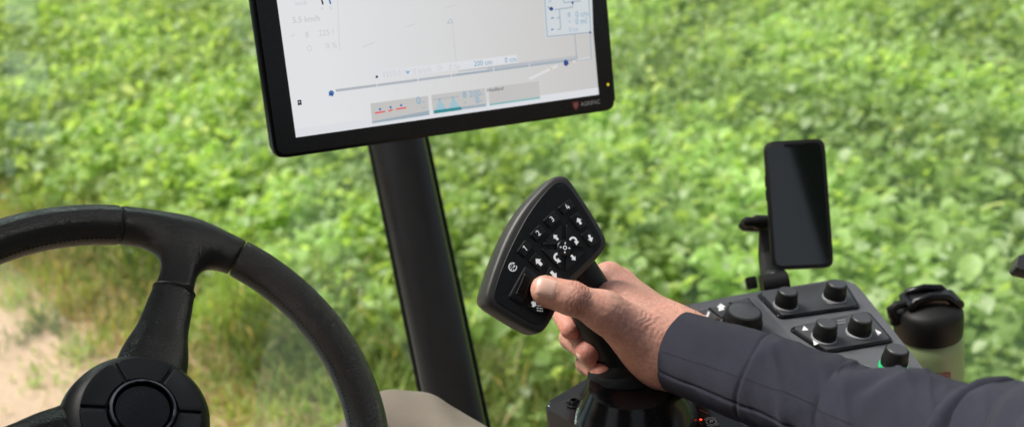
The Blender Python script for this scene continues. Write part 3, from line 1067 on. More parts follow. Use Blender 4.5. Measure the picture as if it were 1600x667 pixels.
# unseen dark sheet added at the left; its openings mirror as pale windscreen patches
bm = bmesh.new()
loops = [[(.30, 2.2), (1.52, 2.2), (1.52, 3.22), (.30, 3.22)],
         [(1.424, 2.613), (1.356, 2.681), (1.316, 2.613), (1.386, 2.544)], [(1.363, 2.502), (1.283, 2.586), (1.218, 2.537), (1.259, 2.499), (1.33, 2.442)],
         [(1.303, 2.394), (1.189, 2.501), (1.158, 2.481), (1.288, 2.365)], [(1.274, 2.341), (1.236, 2.37), (1.234, 2.333), (1.256, 2.307)],
         [(.687, 2.952), (.475, 3.176), (.423, 3.126), (.636, 2.922)]]
for lp_ in loops:
    vs_ = [bm.verts.new((-.86, y, z)) for y, z in lp_]
    for a_, b_2 in zip(vs_, vs_[1:] + vs_[:1]): bm.edges.new((a_, b_2))
bmesh.ops.triangle_fill(bm, edges=bm.edges[:], use_beauty=True, use_dissolve=False)
dr = bm_obj('reflection_mask', bm, M['headliner'], cab)
sm_ = dr.modifiers.new('thickness', 'SOLIDIFY'); sm_.thickness = .01
bm_obj('floor', prism([(-.85, -1.2), (.85, -1.2), (.85, .95), (-.85, .95)], 1.28, 1.32), M['headliner'], cab)

# ------------------------------------------------------------------ armrest console
zc = 2.1547
pn = nrm((math.sin(math.radians(8)), -math.sin(math.radians(4)), 1))
fc_ = Frame(P(1250, 490, 1.0), pn, (1, 0, 0))
con = thing('armrest_console', 'grey and black armrest console with rotary knobs under the jacket sleeve', 'control console', fc_.mat())
q = fc_.uv
rc = q(1325, 436)
far = [q(1000, 492), q(1150, 463), q(1310, 436)]
top_poly = [q(1000, 494), q(1055, 480), q(1150, 461), q(1245, 446), q(1300, 437), q(1330, 438), q(1345, 452), q(1400, 521), q(1452, 588), q(1560, 725), q(1250, 800), q(1010, 660)]
rads = [.002, .05, .05, .05, .02, .012, .02, .1, .1, .03, .03, .01]
bm_obj('control_panel', prism(roundpoly(top_poly, rads, 4), -.045, 0, .006, 4), M['panel'], con)
low = [(x * .97, y * .97 - .004) for x, y in roundpoly(top_poly, rads, 4)]
bm_obj('panel_skirt', prism(low, -.12, -.044), M['rubber'], con)
# faint raised island that carries the big dial and its keys
isl = fc_.pts([(1070, 488), (1180, 466), (1250, 545), (1150, 590)])
bm_obj('dial_island', prism(roundpoly(isl, .008), -.002, .0016, .0012, 2), M['panel'], con)
for quad, sym in (([(1085, 491), (1104, 486), (1125, 502), (1106, 510)], 'check'), ([(1106, 484), (1139, 476), (1150, 490), (1128, 501)], 'home'), ([(1139, 475), (1168, 468), (1180, 482), (1152, 489)], 'dots')):
    kq = fc_.pts(quad)
    kc_ = np.mean(kq, 0)
    kb = bm_obj('key', prism(roundpoly([tuple(kc_ + (np.asarray(p) - kc_) * .90) for p in kq], .002, 3), .0010, .0036, .0008, 2), M['plate'], con)
    bm_obj('key_gap', prism(roundpoly([tuple(kc_ + (np.asarray(p) - kc_) * 1.06) for p in kq], .002, 3), .0008, .0021), M['gloss'], kb)
    s_ = Flat()
    if sym == 'check':
        s_.line(q(1101, 497), q(1105, 500), .0022, .0040, M['white']); s_.line(q(1104, 500), q(1107, 492), .0022, .0041, M['white'])
    elif sym == 'home':
        s_.poly(fc_.pts([(1119, 485), (1125, 479), (1133, 484), (1130, 485), (1131, 489), (1122, 491), (1122, 486)]), .0040, M['white'])
    else:
        for x, y in ((1153, 480), (1159, 479)): s_.disc(q(x, y), .0011, .0040, M['white'])
    s_.build('symbol', kb)


def knob(px, py, r, h, ring, name='knob', lean=None):
    c = q(px, py)
    root = bm_obj(name, lathe([(r * 1.0, .004), (r * .99, h * .55), (r * .93, h * .92), (r * .90, h * .985), (r * .84, h), (r * .3, h - .0004), (0, h - .0004)], 40, M=Matrix.Translation((c[0], c[1], 0))), M['rubber'], con, 30)
    bm = bmesh.new()
    for k in range(26):
        a = 2 * math.pi * k / 26
        bmv = prism([(c[0] + (r * .99) * math.cos(a + d) * m, c[1] + r * .99 * math.sin(a + d) * m) for d, m in ((-.05, .97), (.05, .97), (.03, 1.03), (-.03, 1.03))], .006, h * .6, bm=bm, taper=.0)
    bm_obj('grip_ribs', bm, M['rubber'], root)
    bm_obj('sheen_disc', lathe([(r * .80, h - .0010), (r * .80, h + .0003), (r * .74, h + .0008), (0, h + .0008)], 32, M=Matrix.Translation((c[0], c[1], 0))), M['plate'], root)  # lighter disc: sky sheen on the knob top put into its colour
    bm_obj('base_ring', lathe([(r * .9, .002), (r * 1.10, .002), (r * 1.12, .0052), (r * 1.01, .0060), (r * .9, .0062)], 40, M=Matrix.Translation((c[0], c[1], 0))), M[ring], root)
    return root


plates = ([(1183, 462), (1316, 440), (1342, 482), (1219, 499)], [(1233, 516), (1355, 489), (1394, 535), (1289, 553)])
for pl_ in plates:
    pts = fc_.pts(pl_)
    cc = np.mean(pts, 0)
    rim_ = [tuple(cc + (np.asarray(p) - cc) * 1.02) for p in pts]
    pr = bm_obj('switch_plate', prism(roundpoly(rim_, .005), -.001, .0026, .001, 2), M['gloss'], con)
    inn = [tuple(cc + (np.asarray(p) - cc) * .94) for p in pts]
    bm_obj('plate_face', prism(roundpoly(inn, .004), .001, .0038, .0006, 2), M['plate'], pr)
for x, y in ((1221, 487), (1296, 477)):
    sg_ = Flat(); sg_.disc(q(x, y), .0042, .0043, M['ltgrey']); sg_.disc(q(x - 1, y), .0018, .0045, M['plate']); sg_.build('printed_symbol', con)
for pts in ([(1252, 522), (1262, 521), (1255, 514.5)], [(1269, 537), (1281, 541), (1271, 545)], [(1370, 530), (1366, 520), (1376, 525)]):
    sg_ = Flat(); sg_.poly(fc_.pts(pts), .0043, M['white']); sg_.build('printed_symbol', con)
sg_ = Flat()
for k in (0, 1): sg_.line(q(1307, 506.5 + 4 * k), q(1320, 504.5 + 4 * k), .0016, .0043, M['ltgrey'])
sg_.build('printed_symbol', con)
sg_ = Flat(); sg_.line(q(1351, 571), q(1358, 573), .0012, .0006, M['ltgrey']); sg_.build('printed_symbol', con)
knob(1226, 483, .0109, .021, 'ltgrey'); knob(1302, 471, .0109, .021, 'ltgrey')
knob(1286, 534, .0109, .021, 'ltgrey'); knob(1340, 526, .0109, .021, 'ltgrey')
kg = knob(1394, 578, .0115, .023, 'led_green')
kg['label'] = 'knob with a green lit ring'
kd = knob(1158, 516, .0185, .022, 'plate', 'dial')
kd['label'] = 'large flat topped dial'

# black base of the joystick
fb = Frame(onz(1000, 610, zc), (0, 0, 1), (1, 0, 0))
Z = lambda o: o
inv = fc_.mat().inverted()


def in_console(o, fr):
    """a part modelled in frame fr, re-expressed in the console's frame"""
    o.data.transform(inv @ fr.mat())
    return o


b0, b1, b2 = fb.uv(849, 630), fb.uv(928, 586), fb.uv(905, 668)
bx0, by0, by1 = b0[0] - .002, -.115, b1[1] + .012
base_poly = [(bx0, by1 - .030), (bx0 + .045, by1 + .006), (.20, by1 + .02), (.20, -.16), (.06, -.16), (bx0 + .004, -.02)]
base_poly = [fb.uv(847, 632), fb.uv(922, 588), fb.uv(1010, 568), fb.uv(1080, 600), fb.uv(1190, 660), fb.uv(1190, 900), fb.uv(950, 900), fb.uv(912, 674)]
in_console(bm_obj('joystick_base', prism(roundpoly(base_poly, [.009, .012, .01, .02, .02, .02, .02, .05], 5), -.16, 0, .0035, 4), M['piano'], con), fb)
sc1 = fb.uv(897, 631)
in_console(bm_obj('screw', lathe([(.0066, -.001), (.0066, .0012), (.0052, .0016), (.0045, .003), (.0030, .0042), (.0022, .0042), (.0018, .002), (0, .002)], 24, M=Matrix.Translation((sc1[0], sc1[1], 0))), M['gloss'], con), fb)
bell = [(.0475, -.002), (.0478, .002), (.0455, .008), (.0405, .017), (.0372, .024), (.0345, .030), (.028, .032), (0, .032)]
jc = fb.uv(993, 652)
in_console(bm_obj('bell_boot', lathe(bell, 64, M=Matrix.Translation((jc[0], jc[1], 0))), M['gloss'], con), fb)
dsp_poly = [fb.uv(1064, 655), fb.uv(1096, 628), fb.uv(1165, 668), fb.uv(1130, 730)]
dz_ = .0015
dsp = in_console(bm_obj('touch_display', prism(roundpoly(dsp_poly, .003), -.002, dz_, .0005, 1), M['gloss'], con), fb)
ds = Flat()
c = fb.uv(1111.5, 661.5)
ds.arc(c, .0038, 0, 2 * math.pi, .0007, dz_ + .0004, M['white'], 24)
ds.arc(c, .0056, -2.4, -.6, .0007, dz_ + .0004, M['white'], 10); ds.arc(c, .0056, .7, 2.5, .0007, dz_ + .0004, M['white'], 10)
ds.text('P', c, .0055, math.radians(-14), dz_ + .0004, M['white'], .0001)
ds.disc(fb.uv(1095, 658), .0011, dz_ + .0004, M['led_red'])
ds.line(fb.uv(1089, 659), fb.uv(1097, 666), .0005, dz_ + .0004, M['ltgrey'])
ds.line(fb.uv(1092, 642), fb.uv(1106, 649), .0012, dz_ + .0004, M['redl'])
o = ds.build('display_symbols', dsp); in_console(o, fb)
rk = fb.uv(1069, 632)
in_console(bm_obj('push_button', lathe([(.0055, 0), (.0055, .002), (.0045, .003), (0, .003)], 24, M=Matrix.Translation((rk[0], rk[1], 0))), M['ltgrey'], con), fb)

# ------------------------------------------------------------------ joystick
hn = .33 * R + .20 * U - .92 * F
fh = Frame(P(855, 400, .735), hn, R)
joy = thing('joystick', 'black control joystick with white arrows and numbered keys held in the hand', 'joystick', fh.mat())
FACE = [(875, 278), (885, 279), (892, 287), (915, 322), (941, 365), (946, 379), (941, 392), (917, 416), (894, 437), (880, 458), (868, 482), (856, 506), (846, 515), (832, 513), (800, 494), (768, 474), (762, 465), (764, 452), (776, 417), (796, 370), (820, 328), (845, 299), (864, 281)]
face2 = fh.pts(FACE)
fpoly = chaikin(face2, 3)
cen = np.mean(fpoly, 0)
grow = lambda poly, d: [tuple(np.asarray(p) + nrm(np.asarray(p) - cen) * d) for p in poly]
TH = .030
bm = bmesh.new()
secs = [(0.0, -.0010), (-.0008, .0008), (-.0022, .0020), (-.0045, .0026), (-.014, .0030), (-.021, .0024), (-.026, -.0010), (-.0295, -.008)]
rings = [[bm.verts.new((x, y, z)) for x, y in grow(fpoly, d)] for z, d in secs]
nn = len(fpoly)
for a, b in zip(rings, rings[1:]):
    for k in range(nn): bm.faces.new((a[k], a[(k + 1) % nn], b[(k + 1) % nn], b[k]))
bm.faces.new(rings[0]); bm.faces.new(rings[-1][::-1])
head = bm_obj('head', bm, M['rim'], joy, 50)
INNER = [(875, 286), (884, 287), (909, 323), (935, 366), (939, 378), (935, 388), (912, 411), (889, 432), (873, 456), (861, 481), (851, 502), (842, 506), (833, 505), (803, 487), (777, 472), (772, 464), (774, 452), (786, 416), (805, 374), (827, 334), (850, 304), (866, 288)]
ipoly = chaikin(fh.pts(INNER), 3)
fpl = bm_obj('face_plate', prism(ipoly, -.004, .0010, .0008, 2), M['soft'], joy)
# thin groove line framing the plate
cen2 = np.mean(ipoly, 0)
fr_ = bmesh.new()
tube([(x, y, .0002) for x, y in ipoly] + [(ipoly[0][0], ipoly[0][1], .0002)], .0007, 6, fr_, False)
bm_obj('edge_bead', fr_, M['button'], fpl)
z2 = lambda x, y: (790 + x / 4.447, 270 + y / 4.447)
z1 = lambda x, y: (740 + x / 3.923, 360 + y / 3.923)
BT, SY = .0026, .0030


def button(quad, rad=.0012, taper=.06, h=BT):
    b = bm_obj('button', prism(roundpoly(fh.pts(quad), rad, 3), .0006, h, .0007, 2, taper=taper), M['button'], fpl)
    return b


def vec(dx, dy):
    a, b = V(*fh.uv(855, 400)), V(*fh.uv(855 + dx, 400 + dy))
    return b - a


K = .000475
upd = vec(-30, -50)
ta_ = math.atan2(upd[1], upd[0]) - math.pi / 2
ta_ += math.radians(8)
for t, qd, c in (('4', [(440, 182), (482, 236), (396, 298), (353, 246)], (420, 240)), ('3', [(330, 263), (377, 326), (300, 388), (250, 335)], (314, 327)), ('2', [(230, 358), (277, 410), (210, 482), (158, 435)], (218, 424)), ('1', [(130, 463), (182, 515), (125, 592), (68, 550)], (126, 528))):
    b = button([z2(*p) for p in qd])
    s_ = Flat()
    if t in '14':                                                # stroked figures
        o_ = V(*fh.uv(*z2(*c)))
        rt_ = lambda x, y: o_ + V(x * math.cos(ta_) - y * math.sin(ta_), x * math.sin(ta_) + y * math.cos(ta_)) * .001
        for a_, b_2 in {'1': (((.15, -2.2), (.15, 2.2)), ((-.95, 1.15), (.25, 2.1))), '4': (((-.1, 2.2), (-1.2, -.75)), ((-1.3, -.8), (1.25, -.8)), ((.45, .5), (.45, -2.2)))}[t]:
            s_.line(rt_(*a_), rt_(*b_2), .00062, SY, M['lit'])
    else:
        s_.text(t, fh.uv(*z2(*c)), .0060, ta_, SY, M['lit'], .00003)
    s_.build('symbol', b)
for qd, c, d in (([(495, 266), (562, 366), (500, 408), (434, 315)], (500, 340), (-30, -50)), ([(570, 388), (634, 490), (580, 523), (513, 430)], (578, 460), (22, 50))):
    b = button([z2(*p) for p in qd])
    s_ = Flat(); s_.arrow(fh.uv(*z2(*c)), vec(*d), .0056, .0048, .0020, SY, M['lit']); s_.build('symbol', b)
for qd, c, d in (([(375, 132), (443, 205), (400, 253), (327, 190)], (390, 196), (-40, -42)), ([(465, 218), (542, 290), (495, 345), (420, 285)], (483, 275), (36, 40))):
    b = button([z1(*p) for p in qd])
    s_ = Flat(); s_.arrow(fh.uv(*z1(*c)), vec(*d), .0066, .0056, .0024, SY, M['lit']); s_.build('symbol', b)
hubc = fh.uv(*z2(400, 525))


def curved(s_, c, r, a0, a1, m):
    s_.arc(c, r, a0, a1, .0016, SY, m, 10)
    t = V(-math.sin(a1), math.cos(a1)) * (1 if a1 > a0 else -1)
    e = V(c[0] + r * math.cos(a1), c[1] + r * math.sin(a1))
    n_ = V(-t[1], t[0])
    s_.poly([tuple(e + n_ * .0021), tuple(e + t * .0030), tuple(e - n_ * .0021)], SY + .00005, m)


for tri, kind in (([z2(381, 358), z2(383, 502), z2(243, 506)], 'nw'), ([z2(411, 352), z2(538, 520), z2(414, 512)], 'ne'), ([z1(404, 114), z1(532, 122), z1(531, 248)], 'sw'), ([z1(683, 129), z1(563, 130), z1(558, 258)], 'se')):
    b = button(tri, .0008, .05)
    s_ = Flat()
    if kind == 'nw': s_.arrow(fh.uv(*z2(338, 452)), vec(-36, -40), .0052, .0044, .0019, SY, M['lit'])
    if kind == 'se': s_.arrow(fh.uv(*z2(460, 594)), vec(33, 40), .0052, .0044, .0019, SY, M['lit'])
    if kind == 'ne': curved(s_, fh.uv(*z2(459, 478)), .0026, math.radians(170), math.radians(0), M['lit'])
    if kind == 'sw': curved(s_, fh.uv(*z2(352, 590)), .0026, math.radians(95), math.radians(262), M['lit'])
    s_.build('symbol', b)
cb = bm_obj('centre_button', lathe([(.0062, .0004), (.0060, .0026), (.0054, .0032), (0, .0032)], 32, M=Matrix.Translation((hubc[0], hubc[1], 0))), M['button'], fpl)
s_ = Flat()
s_.arc(hubc, .0013, 0, 2 * math.pi, .0007, .0036, M['lit'], 16)
for k in range(4):
    d = V(math.cos(k * math.pi / 2 - .05), math.sin(k * math.pi / 2 - .05))
    s_.arrow(tuple(V(*hubc) + d * .0034), -d, .0018, .0017, .0005, .0036, M['lit'], .6)
s_.build('symbol', cb)
# gauge symbol printed on the plate
s_ = Flat()
gc = fh.uv(*z1(236, 225))
s_.arc(gc, .0030, math.radians(60), math.radians(380), .0007, .0013, M['lit'], 22)
for a in (80, 130, 180, 235, 290): s_.line((gc[0] + .0013 * math.cos(math.radians(a)), gc[1] + .0013 * math.sin(math.radians(a))), (gc[0] + .0029 * math.cos(math.radians(a)), gc[1] + .0029 * math.sin(math.radians(a))), .0005, .0014, M['lit'])
s_.arrow((gc[0] + .0009, gc[1] + .0004), (1, .9), .003, .0014, .0006, .0015, M['lit'])
s_.build('gauge_symbol', fpl)
# thumb roller in its well
well = [z1(*p) for p in ((312, 216), (392, 270), (292, 463), (203, 410))]
wl = bm_obj('roller_frame', prism(roundpoly(fh.pts(well), .0016, 3), .0004, .0030, .0012, 2, taper=.05), M['button'], fpl)
r0, r1 = V(*fh.uv(*z1(322, 276))), V(*fh.uv(*z1(268, 402)))
rd = nrm(r1 - r0); rn = V(-rd[1], rd[0])
slot = [tuple(r0 - rd * .0016 + rn * .0040), tuple(r1 + rd * .0016 + rn * .0040), tuple(r1 + rd * .0016 - rn * .0040), tuple(r0 - rd * .0016 - rn * .0040)]
fl = Flat(); fl.poly(roundpoly(slot, .0035, 5), .0033, M['gloss']); fl.build('slot', wl)
bm = bmesh.new()
Lr = np.linalg.norm(r1 - r0)
for k in range(15):
    t = (k + .5) / 15
    c = r0 + (r1 - r0) * t
    h = .0030 + .0026 * math.sin(math.pi * t) ** .6
    w2 = Lr / 15 * .36
    prism([tuple(c + rd * w2 + rn * .003), tuple(c + rd * w2 - rn * .003), tuple(c - rd * w2 - rn * .003), tuple(c - rd * w2 + rn * .003)], .003, h + .0006, .0003, 1, bm=bm)
prism([tuple(r0 + rn * .0029), tuple(r1 + rn * .0029), tuple(r1 - rn * .0029), tuple(r0 - rn * .0029)], .003, .0046, .0008, 1, bm=bm)
bm_obj('roller', bm, M['rubber'], wl)
b = button([z1(*p) for p in ((372, 388), (437, 470), (402, 523), (318, 473))])
s_ = Flat()
nb = V(*fh.uv(*z1(357, 452)))
s_.arc(tuple(nb), .0011, -2.2, .95, .0022, SY, M['lit'], 10); s_.line(nb + V(-.0009, .0016), nb + V(.0012, -.0016), .0022, SY + .0001, M['lit'])
for i in range(4):
    for j in range(3):
        s_.disc(fh.uv(*z1(380 + i * 10 + j * 1, 462 + j * 15 - i * 2 + i * 3)), .00042, SY, M['lit'], 8)
s_.build('symbol', b)
# grip: lofted oval handle from the back of the head down to the collar
GA = [(888, 405, .775, .017, .0145), (900, 432, .780, .0195, .0165), (915, 455, .782, .0195, .0175), (938, 497, .787, .0205, .0185), (962, 535, .792, .0215, .0195), (981, 568, .796, .0230, .0215), (989, 588, .797, .0265, .0250), (993, 606, .797, .0300, .0285)]
gp = [fh.loc(P(*g_[:3])) for g_ in GA]
gv, gf = [], []
SEG = 36
for i, g_ in enumerate(GA):
    t = nrm(gp[min(i + 1, len(gp) - 1)] - gp[max(i - 1, 0)])
    zax = fh.loc(fh.o - F)                                      # towards the viewer
    x = nrm(np.cross(t, zax)); y = np.cross(x, t)
    for k in range(SEG):
        a = 2 * math.pi * k / SEG
        cx, sx = math.cos(a), math.sin(a)
        gv.append(gp[i] + x * g_[3] * np.sign(cx) * abs(cx) ** .85 + y * g_[4] * np.sign(sx) * abs(sx) ** .85)
for i in range(len(GA) - 1):
    for k in range(SEG): gf.append((i * SEG + k, i * SEG + (k + 1) % SEG, (i + 1) * SEG + (k + 1) % SEG, (i + 1) * SEG + k))
gf.append(tuple(range(SEG))); gf.append(tuple(range((len(GA) - 1) * SEG, len(GA) * SEG))[::-1])
gr = mesh('grip', gv, gf, M['soft'], joy)
sub = gr.modifiers.new('sub', 'SUBSURF'); sub.levels = sub.render_levels = 1
# collar, tilted with the stick
ja = nrm(P(960, 530, .79) - P(990, 600, .80))
ja = nrm(ja * .55 + V(0, 0, 1) * .5)
fj = Frame(P(991, 630, .792), ja, R)
col_prof = [(0, .038), (.026, .038), (.0295, .035), (.0318, .029), (.0325, .020), (.0325, .0195), (.0332, .018), (.0345, .006), (.0355, -.004), (.0345, -.012), (.020, -.016), (0, -.016)]
o = bm_obj('collar', lathe(col_prof, 64), M['soft'], joy)
o.data.transform(fh.mat().inverted() @ fj.mat())

# ------------------------------------------------------------------ phone on its mount
ph_c = P(1247, 320, 1.12)
tl, tr, brp, blp = P(1191, 221, 1.128), P(1287, 218, 1.118), P(1304, 416, 1.10), P(1209, 423, 1.11)
exx = (tr - tl) + (brp - blp); eyy = (tl - blp) + (tr - brp)
fph = Frame((tl + tr + brp + blp) / 4, np.cross(exx, eyy), exx)
phone = thing('phone', 'black smartphone with a dark blank screen standing on the console', 'phone', fph.mat())
pq = fph.pts([(1191, 220), (1286, 217), (1304, 417), (1208, 424)])
pw, phh = np.linalg.norm(exx) / 4, np.linalg.norm(eyy) / 4
rect = lambda w_, h_: [(-w_, -h_), (w_, -h_), (w_, h_), (-w_, h_)]
bm_obj('case', prism(roundpoly(rect(pw, phh), .0095, 6), -.0105, .0006, .002, 3, True), M['rubber'], phone)
bm_obj('screen', prism(roundpoly(rect(pw - .0040, phh - .0040), .0075, 6), 0, .0009, .0002, 1), simple('phone_glass', (.004, .007, .006), .05, 1.0, rvar=.01, var=.1), phone)
nt2 = [(-.012, phh - .0041), (.012, phh - .0041), (.0105, phh - .0075), (-.0105, phh - .0075)]
fl = Flat(); fl.poly(roundpoly(nt2, .002), .0012, M['bezel']); fl.build('notch', phone)
for y in (.028, .012): bm_obj('side_button', prism([(-pw - .0012, y - .006), (-pw + .001, y - .006), (-pw + .001, y + .006), (-pw - .0012, y + .006)], -.006, -.003, .0003, 1), M['rubber'], phone)
mt = thing('phone_mount', 'black ball joint phone holder with a clamp knob behind the phone', 'phone mount', fph.mat())
L3 = lambda x, y, d: tuple(fph.loc(P(x, y, d)))
bm_obj('cradle', prism(roundpoly([(-.030, -.055), (.030, -.055), (.030, .02), (-.030, .02)], .006), -.020, -.0108, .002), M['rubber'], mt)
jp = [L3(1207, 448, 1.09), L3(1207, 425, 1.12), L3(1203, 400, 1.15), L3(1203, 360, 1.155)]
arm = bm_obj('arm', tube(jp, [.0125, .0140, .0135, .0125], 20, flat=.8), M['rubber'], mt)
bm = bmesh.new()
bmesh.ops.create_uvsphere(bm, u_segments=24, v_segments=14, radius=.0128, matrix=Matrix.Translation(L3(1213, 436, 1.085)))
bm_obj('ball', bm, M['gloss'], mt)
bm_obj('base_foot', tube([L3(1190, 446, 1.06), L3(1230, 440, 1.06)], [.011, .012], 16, flat=.9), M['rubber'], mt)
bm_obj('lock_tab', prism(roundpoly([tuple(V(*fph.uv(1164, 434))), tuple(V(*fph.uv(1180, 431))), tuple(V(*fph.uv(1184, 450))), tuple(V(*fph.uv(1168, 452)))], .002), -.012, .006, .002, 2, True), M['rubber'], mt)
k0, k1 = V(*L3(1200, 347, 1.15)), V(*L3(1160, 347, 1.14))
kb_ = bm_obj('clamp_knob', tube([tuple(k0), tuple(k0 * .55 + k1 * .45), tuple(k0 * .4 + k1 * .6), tuple(k0 * .15 + k1 * .85), tuple(k1)], [.0080, .0085, .0060, .0062, .0035], 14), M['rubber'], mt, 40)
wing = [tuple(V(*fph.uv(x, y))) for x, y in ((1157, 346), (1164, 338), (1196, 336), (1198, 356), (1166, 354))]
bm_obj('wing', prism(roundpoly(wing, .002), -.055, -.040, .003, 2, True), M['rubber'], kb_)

# ------------------------------------------------------------------ bottle
bz = nrm(V(-.055, .02, 1))
fbt = Frame(P(1450, 517, 1.14), bz, R)
bot = thing('water_bottle', 'sage green insulated bottle with a black screw lid and red emblem', 'bottle', fbt.mat())
body = [(0, -.165), (.034, -.165), (.037, -.160), (.0380, -.150), (.0383, -.06), (.0383, -.020), (.0372, -.011), (.0345, -.005), (.033, -.002), (0, -.002)]
bm_obj('body', lathe(body, 64), M['sage'], bot)
lid = bm_obj('lid', lathe([(0, -.004), (.0340, -.004), (.0362, -.0025), (.0370, .000), (.0370, .0035), (.0374, .0045), (.0376, .020), (.0370, .026), (.0345, .031), (.030, .034), (.018, .0385), (0, .040)], 64), M['rubber'], bot)
# arched spout cover lying across the lid, with a side lug and loop
bm = bmesh.new()
tb = lambda pts, r_, fl_=1.0: tube(pts, r_, 10, bm, flat=fl_)
tb([(-.024, -.012, .038), (-.018, -.011, .046), (0, -.010, .049), (.018, -.011, .046), (.030, -.012, .034)], [.004, .0045, .0045, .0045, .004])
tb([(-.024, .012, .038), (-.018, .011, .047), (0, .010, .0505), (.018, .011, .047), (.030, .012, .034)], [.004, .0045, .0045, .0045, .004])
tb([(-.0225, -.014, .041), (-.0225, .014, .041)], .0052); tb([(.029, -.014, .036), (.029, .014, .036)], .0062)
bm_obj('handle', bm, M['gloss'], bot, 60)
sp_poly = roundpoly([(-.020, -.012), (.022, -.012), (.026, .012), (-.020, .012)], .006)
bm_obj('spout_cover', prism(sp_poly, .034, .0465, .004, 3), M['piano'], bot)
bm = bmesh.new()
tube([(-.036, -.006, .026), (-.042, -.006, .030), (-.043, -.005, .036), (-.036, -.004, .041), (-.026, -.004, .041)], [.005, .0055, .0055, .005, .004], 10, bm)
tube([(-.0395, -.006, .030), (-.0400, -.006, .018)], [.0055, .0045], 10, bm)
bm_obj('hinge_lug', bm, M['rubber'], bot, 60)
# emblem wrapped on the body
def wrap(poly, ac, zc_, r_):
    return [(r_ * math.cos(ac + x / r_), r_ * math.sin(ac + x / r_), zc_ + y) for x, y in poly]
ac = math.atan2(*fbt.loc(CAM)[:2][::-1])
ev, ef, ei = [], [], []
for s__, r_, mi in ((.024, .0386, 0), (.0195, .0387, 1), (.0165, .0388, 0)):
    bp_ = roundpoly(SHIELD, .08, 3)
    cpt = len(ev)
    pts = [(x * s__, y * s__) for x, y in bp_]
    ev += wrap([(0, 0)] + pts, ac + .34, -.044, r_)
    for k in range(len(pts)): ef.append((cpt, cpt + 1 + k, cpt + 1 + (k + 1) % len(pts))); ei.append(mi)
mesh('emblem', ev, ef, [M['red'], M['ltgrey']], bot, False, ei)
# ring holder that carries the bottle, fixed to the console side
hp = fbt.mat()
ring_ = bm_obj('cup_holder', lathe([(.0395, -.095), (.0445, -.095), (.0450, -.168), (.036, -.174), (0, -.174), (0, -.167), (.0395, -.1655), (.0395, -.095)], 48), M['rubber'], con)
ring_.data.transform(inv @ hp)
br0, br1 = inv @ hp @ Vector((-.042, 0, -.12)), inv @ Vector(P(1400, 620, 1.0))
bm_obj('holder_bracket', tube([br0, (br0 + br1) / 2, br1], .010, 12), M['rubber'], con)

# small lever end at the right edge and strip at the bottom
fl_ = Frame(P(1608, 412, 1.0), (-F + .6 * U + .1 * R), R + U * -.25)
gh = bm_obj('grab_handle', prism(roundpoly([(-.0135, -.008), (.20, -.008), (.20, .0095), (-.009, .0095)], .003, 4), -.016, 0, .003, 3, True), simple('handle_plastic', (.03, .03, .034), .32, .5, bump=.15), None)
gh.matrix_world = fl_.mat()
tag(gh, 'end of a black grab handle at the right edge of the cab', 'handle')

# ------------------------------------------------------------------ person: hand, sleeve, trouser knee
person = thing('person', 'driver in dark jacket and beige trousers gripping the joystick', 'person')
D = lambda *a: P(*a).astype(np.float32)
tips = {}
thumb = [(D(851, 453, .7185), D(893, 465, .719), .0105, .0112), (D(893, 465, .719), D(945, 487, .729), .0112, .0132), (D(945, 487, .729), D(1020, 540, .748), .0140, .0225)]
F_ = {
    'index': [(952, 434, .800), (905, 438, .842), (874, 478, .820), (892, 514, .790)],
    'middle': [(968, 442, .826), (932, 474, .862), (893, 527, .822), (921, 551, .783)],
    'ring': [(988, 460, .846), (953, 515, .866), (918, 566, .824), (940, 584, .781)],
    'little': [(1005, 485, .862), (974, 548, .868), (936, 589, .826), (948, 598, .790)],
}
FR = {'index': (.0115, .0105, .0095, .0086), 'middle': (.0120, .0108, .0098, .0090), 'ring': (.0115, .0104, .0094, .0086), 'little': (.0105, .0092, .0082, .0074)}
WR = {'index': (1052, 528, .755), 'middle': (1062, 535, .772), 'ring': (1066, 545, .785), 'little': (1062, 565, .790)}


def chain(p, pts, rr, k):
    d = None
    for a, b, ra, rb in zip(pts, pts[1:], rr, rr[1:]):
        e = sd_cone(p, a, b, ra, rb)
        d = e if d is None else smin(d, e, k)
    return d


FP = {k: [D(*x) for x in v] for k, v in F_.items()}


def hand(p):
    # back of the hand and palm
    pal = None
    for k in ('index', 'middle', 'ring', 'little'):
        e = sd_cone(p, FP[k][0], D(*WR[k]), FR[k][0] * 1.02, .0205)
        pal = e if pal is None else smin(pal, e, .016)
    pal = smin(pal, sd_cone(p, D(975, 500, .765), D(1040, 552, .757), .021, .023), .016)
    pal = smin(pal, sd_cone(p, D(1010, 535, .785), D(1050, 575, .775), .021, .021), .014)
    # wrist and forearm inside the sleeve
    pal = smin(pal, sd_cone(p, D(1050, 541, .762), D(1170, 588, .715), .0265, .024), .018)
    pal = smin(pal, sd_cone(p, D(1060, 550, .755), D(1170, 590, .715), .0225, .023), .018)
    # thumb
    th = sd_cone(p, *thumb[0])
    th = smin(th, sd_cone(p, *thumb[1]), .006)
    th = smin(th, sd_cone(p, D(861, 459, .7225), D(884, 466, .7235), .0100, .0100), .006)      # pad
    th = smin(th, sd_cone(p, *thumb[2]), .010)
    d = smin(pal, th, .016)
    # web between thumb and index
    d = smin(d, sd_cone(p, D(958, 466, .765), D(1005, 510, .760), .0135, .019), .012)
    fs_ = None
    for k in ('index', 'middle', 'ring', 'little'):
        e = chain(p, FP[k], FR[k], .004)
        e = smin(e, np.linalg.norm(p - FP[k][1], axis=-1) - FR[k][1] * 1.06, .003)
        fs_ = e if fs_ is None else smin(fs_, e, .0016)
    return smin(d, fs_, .007)


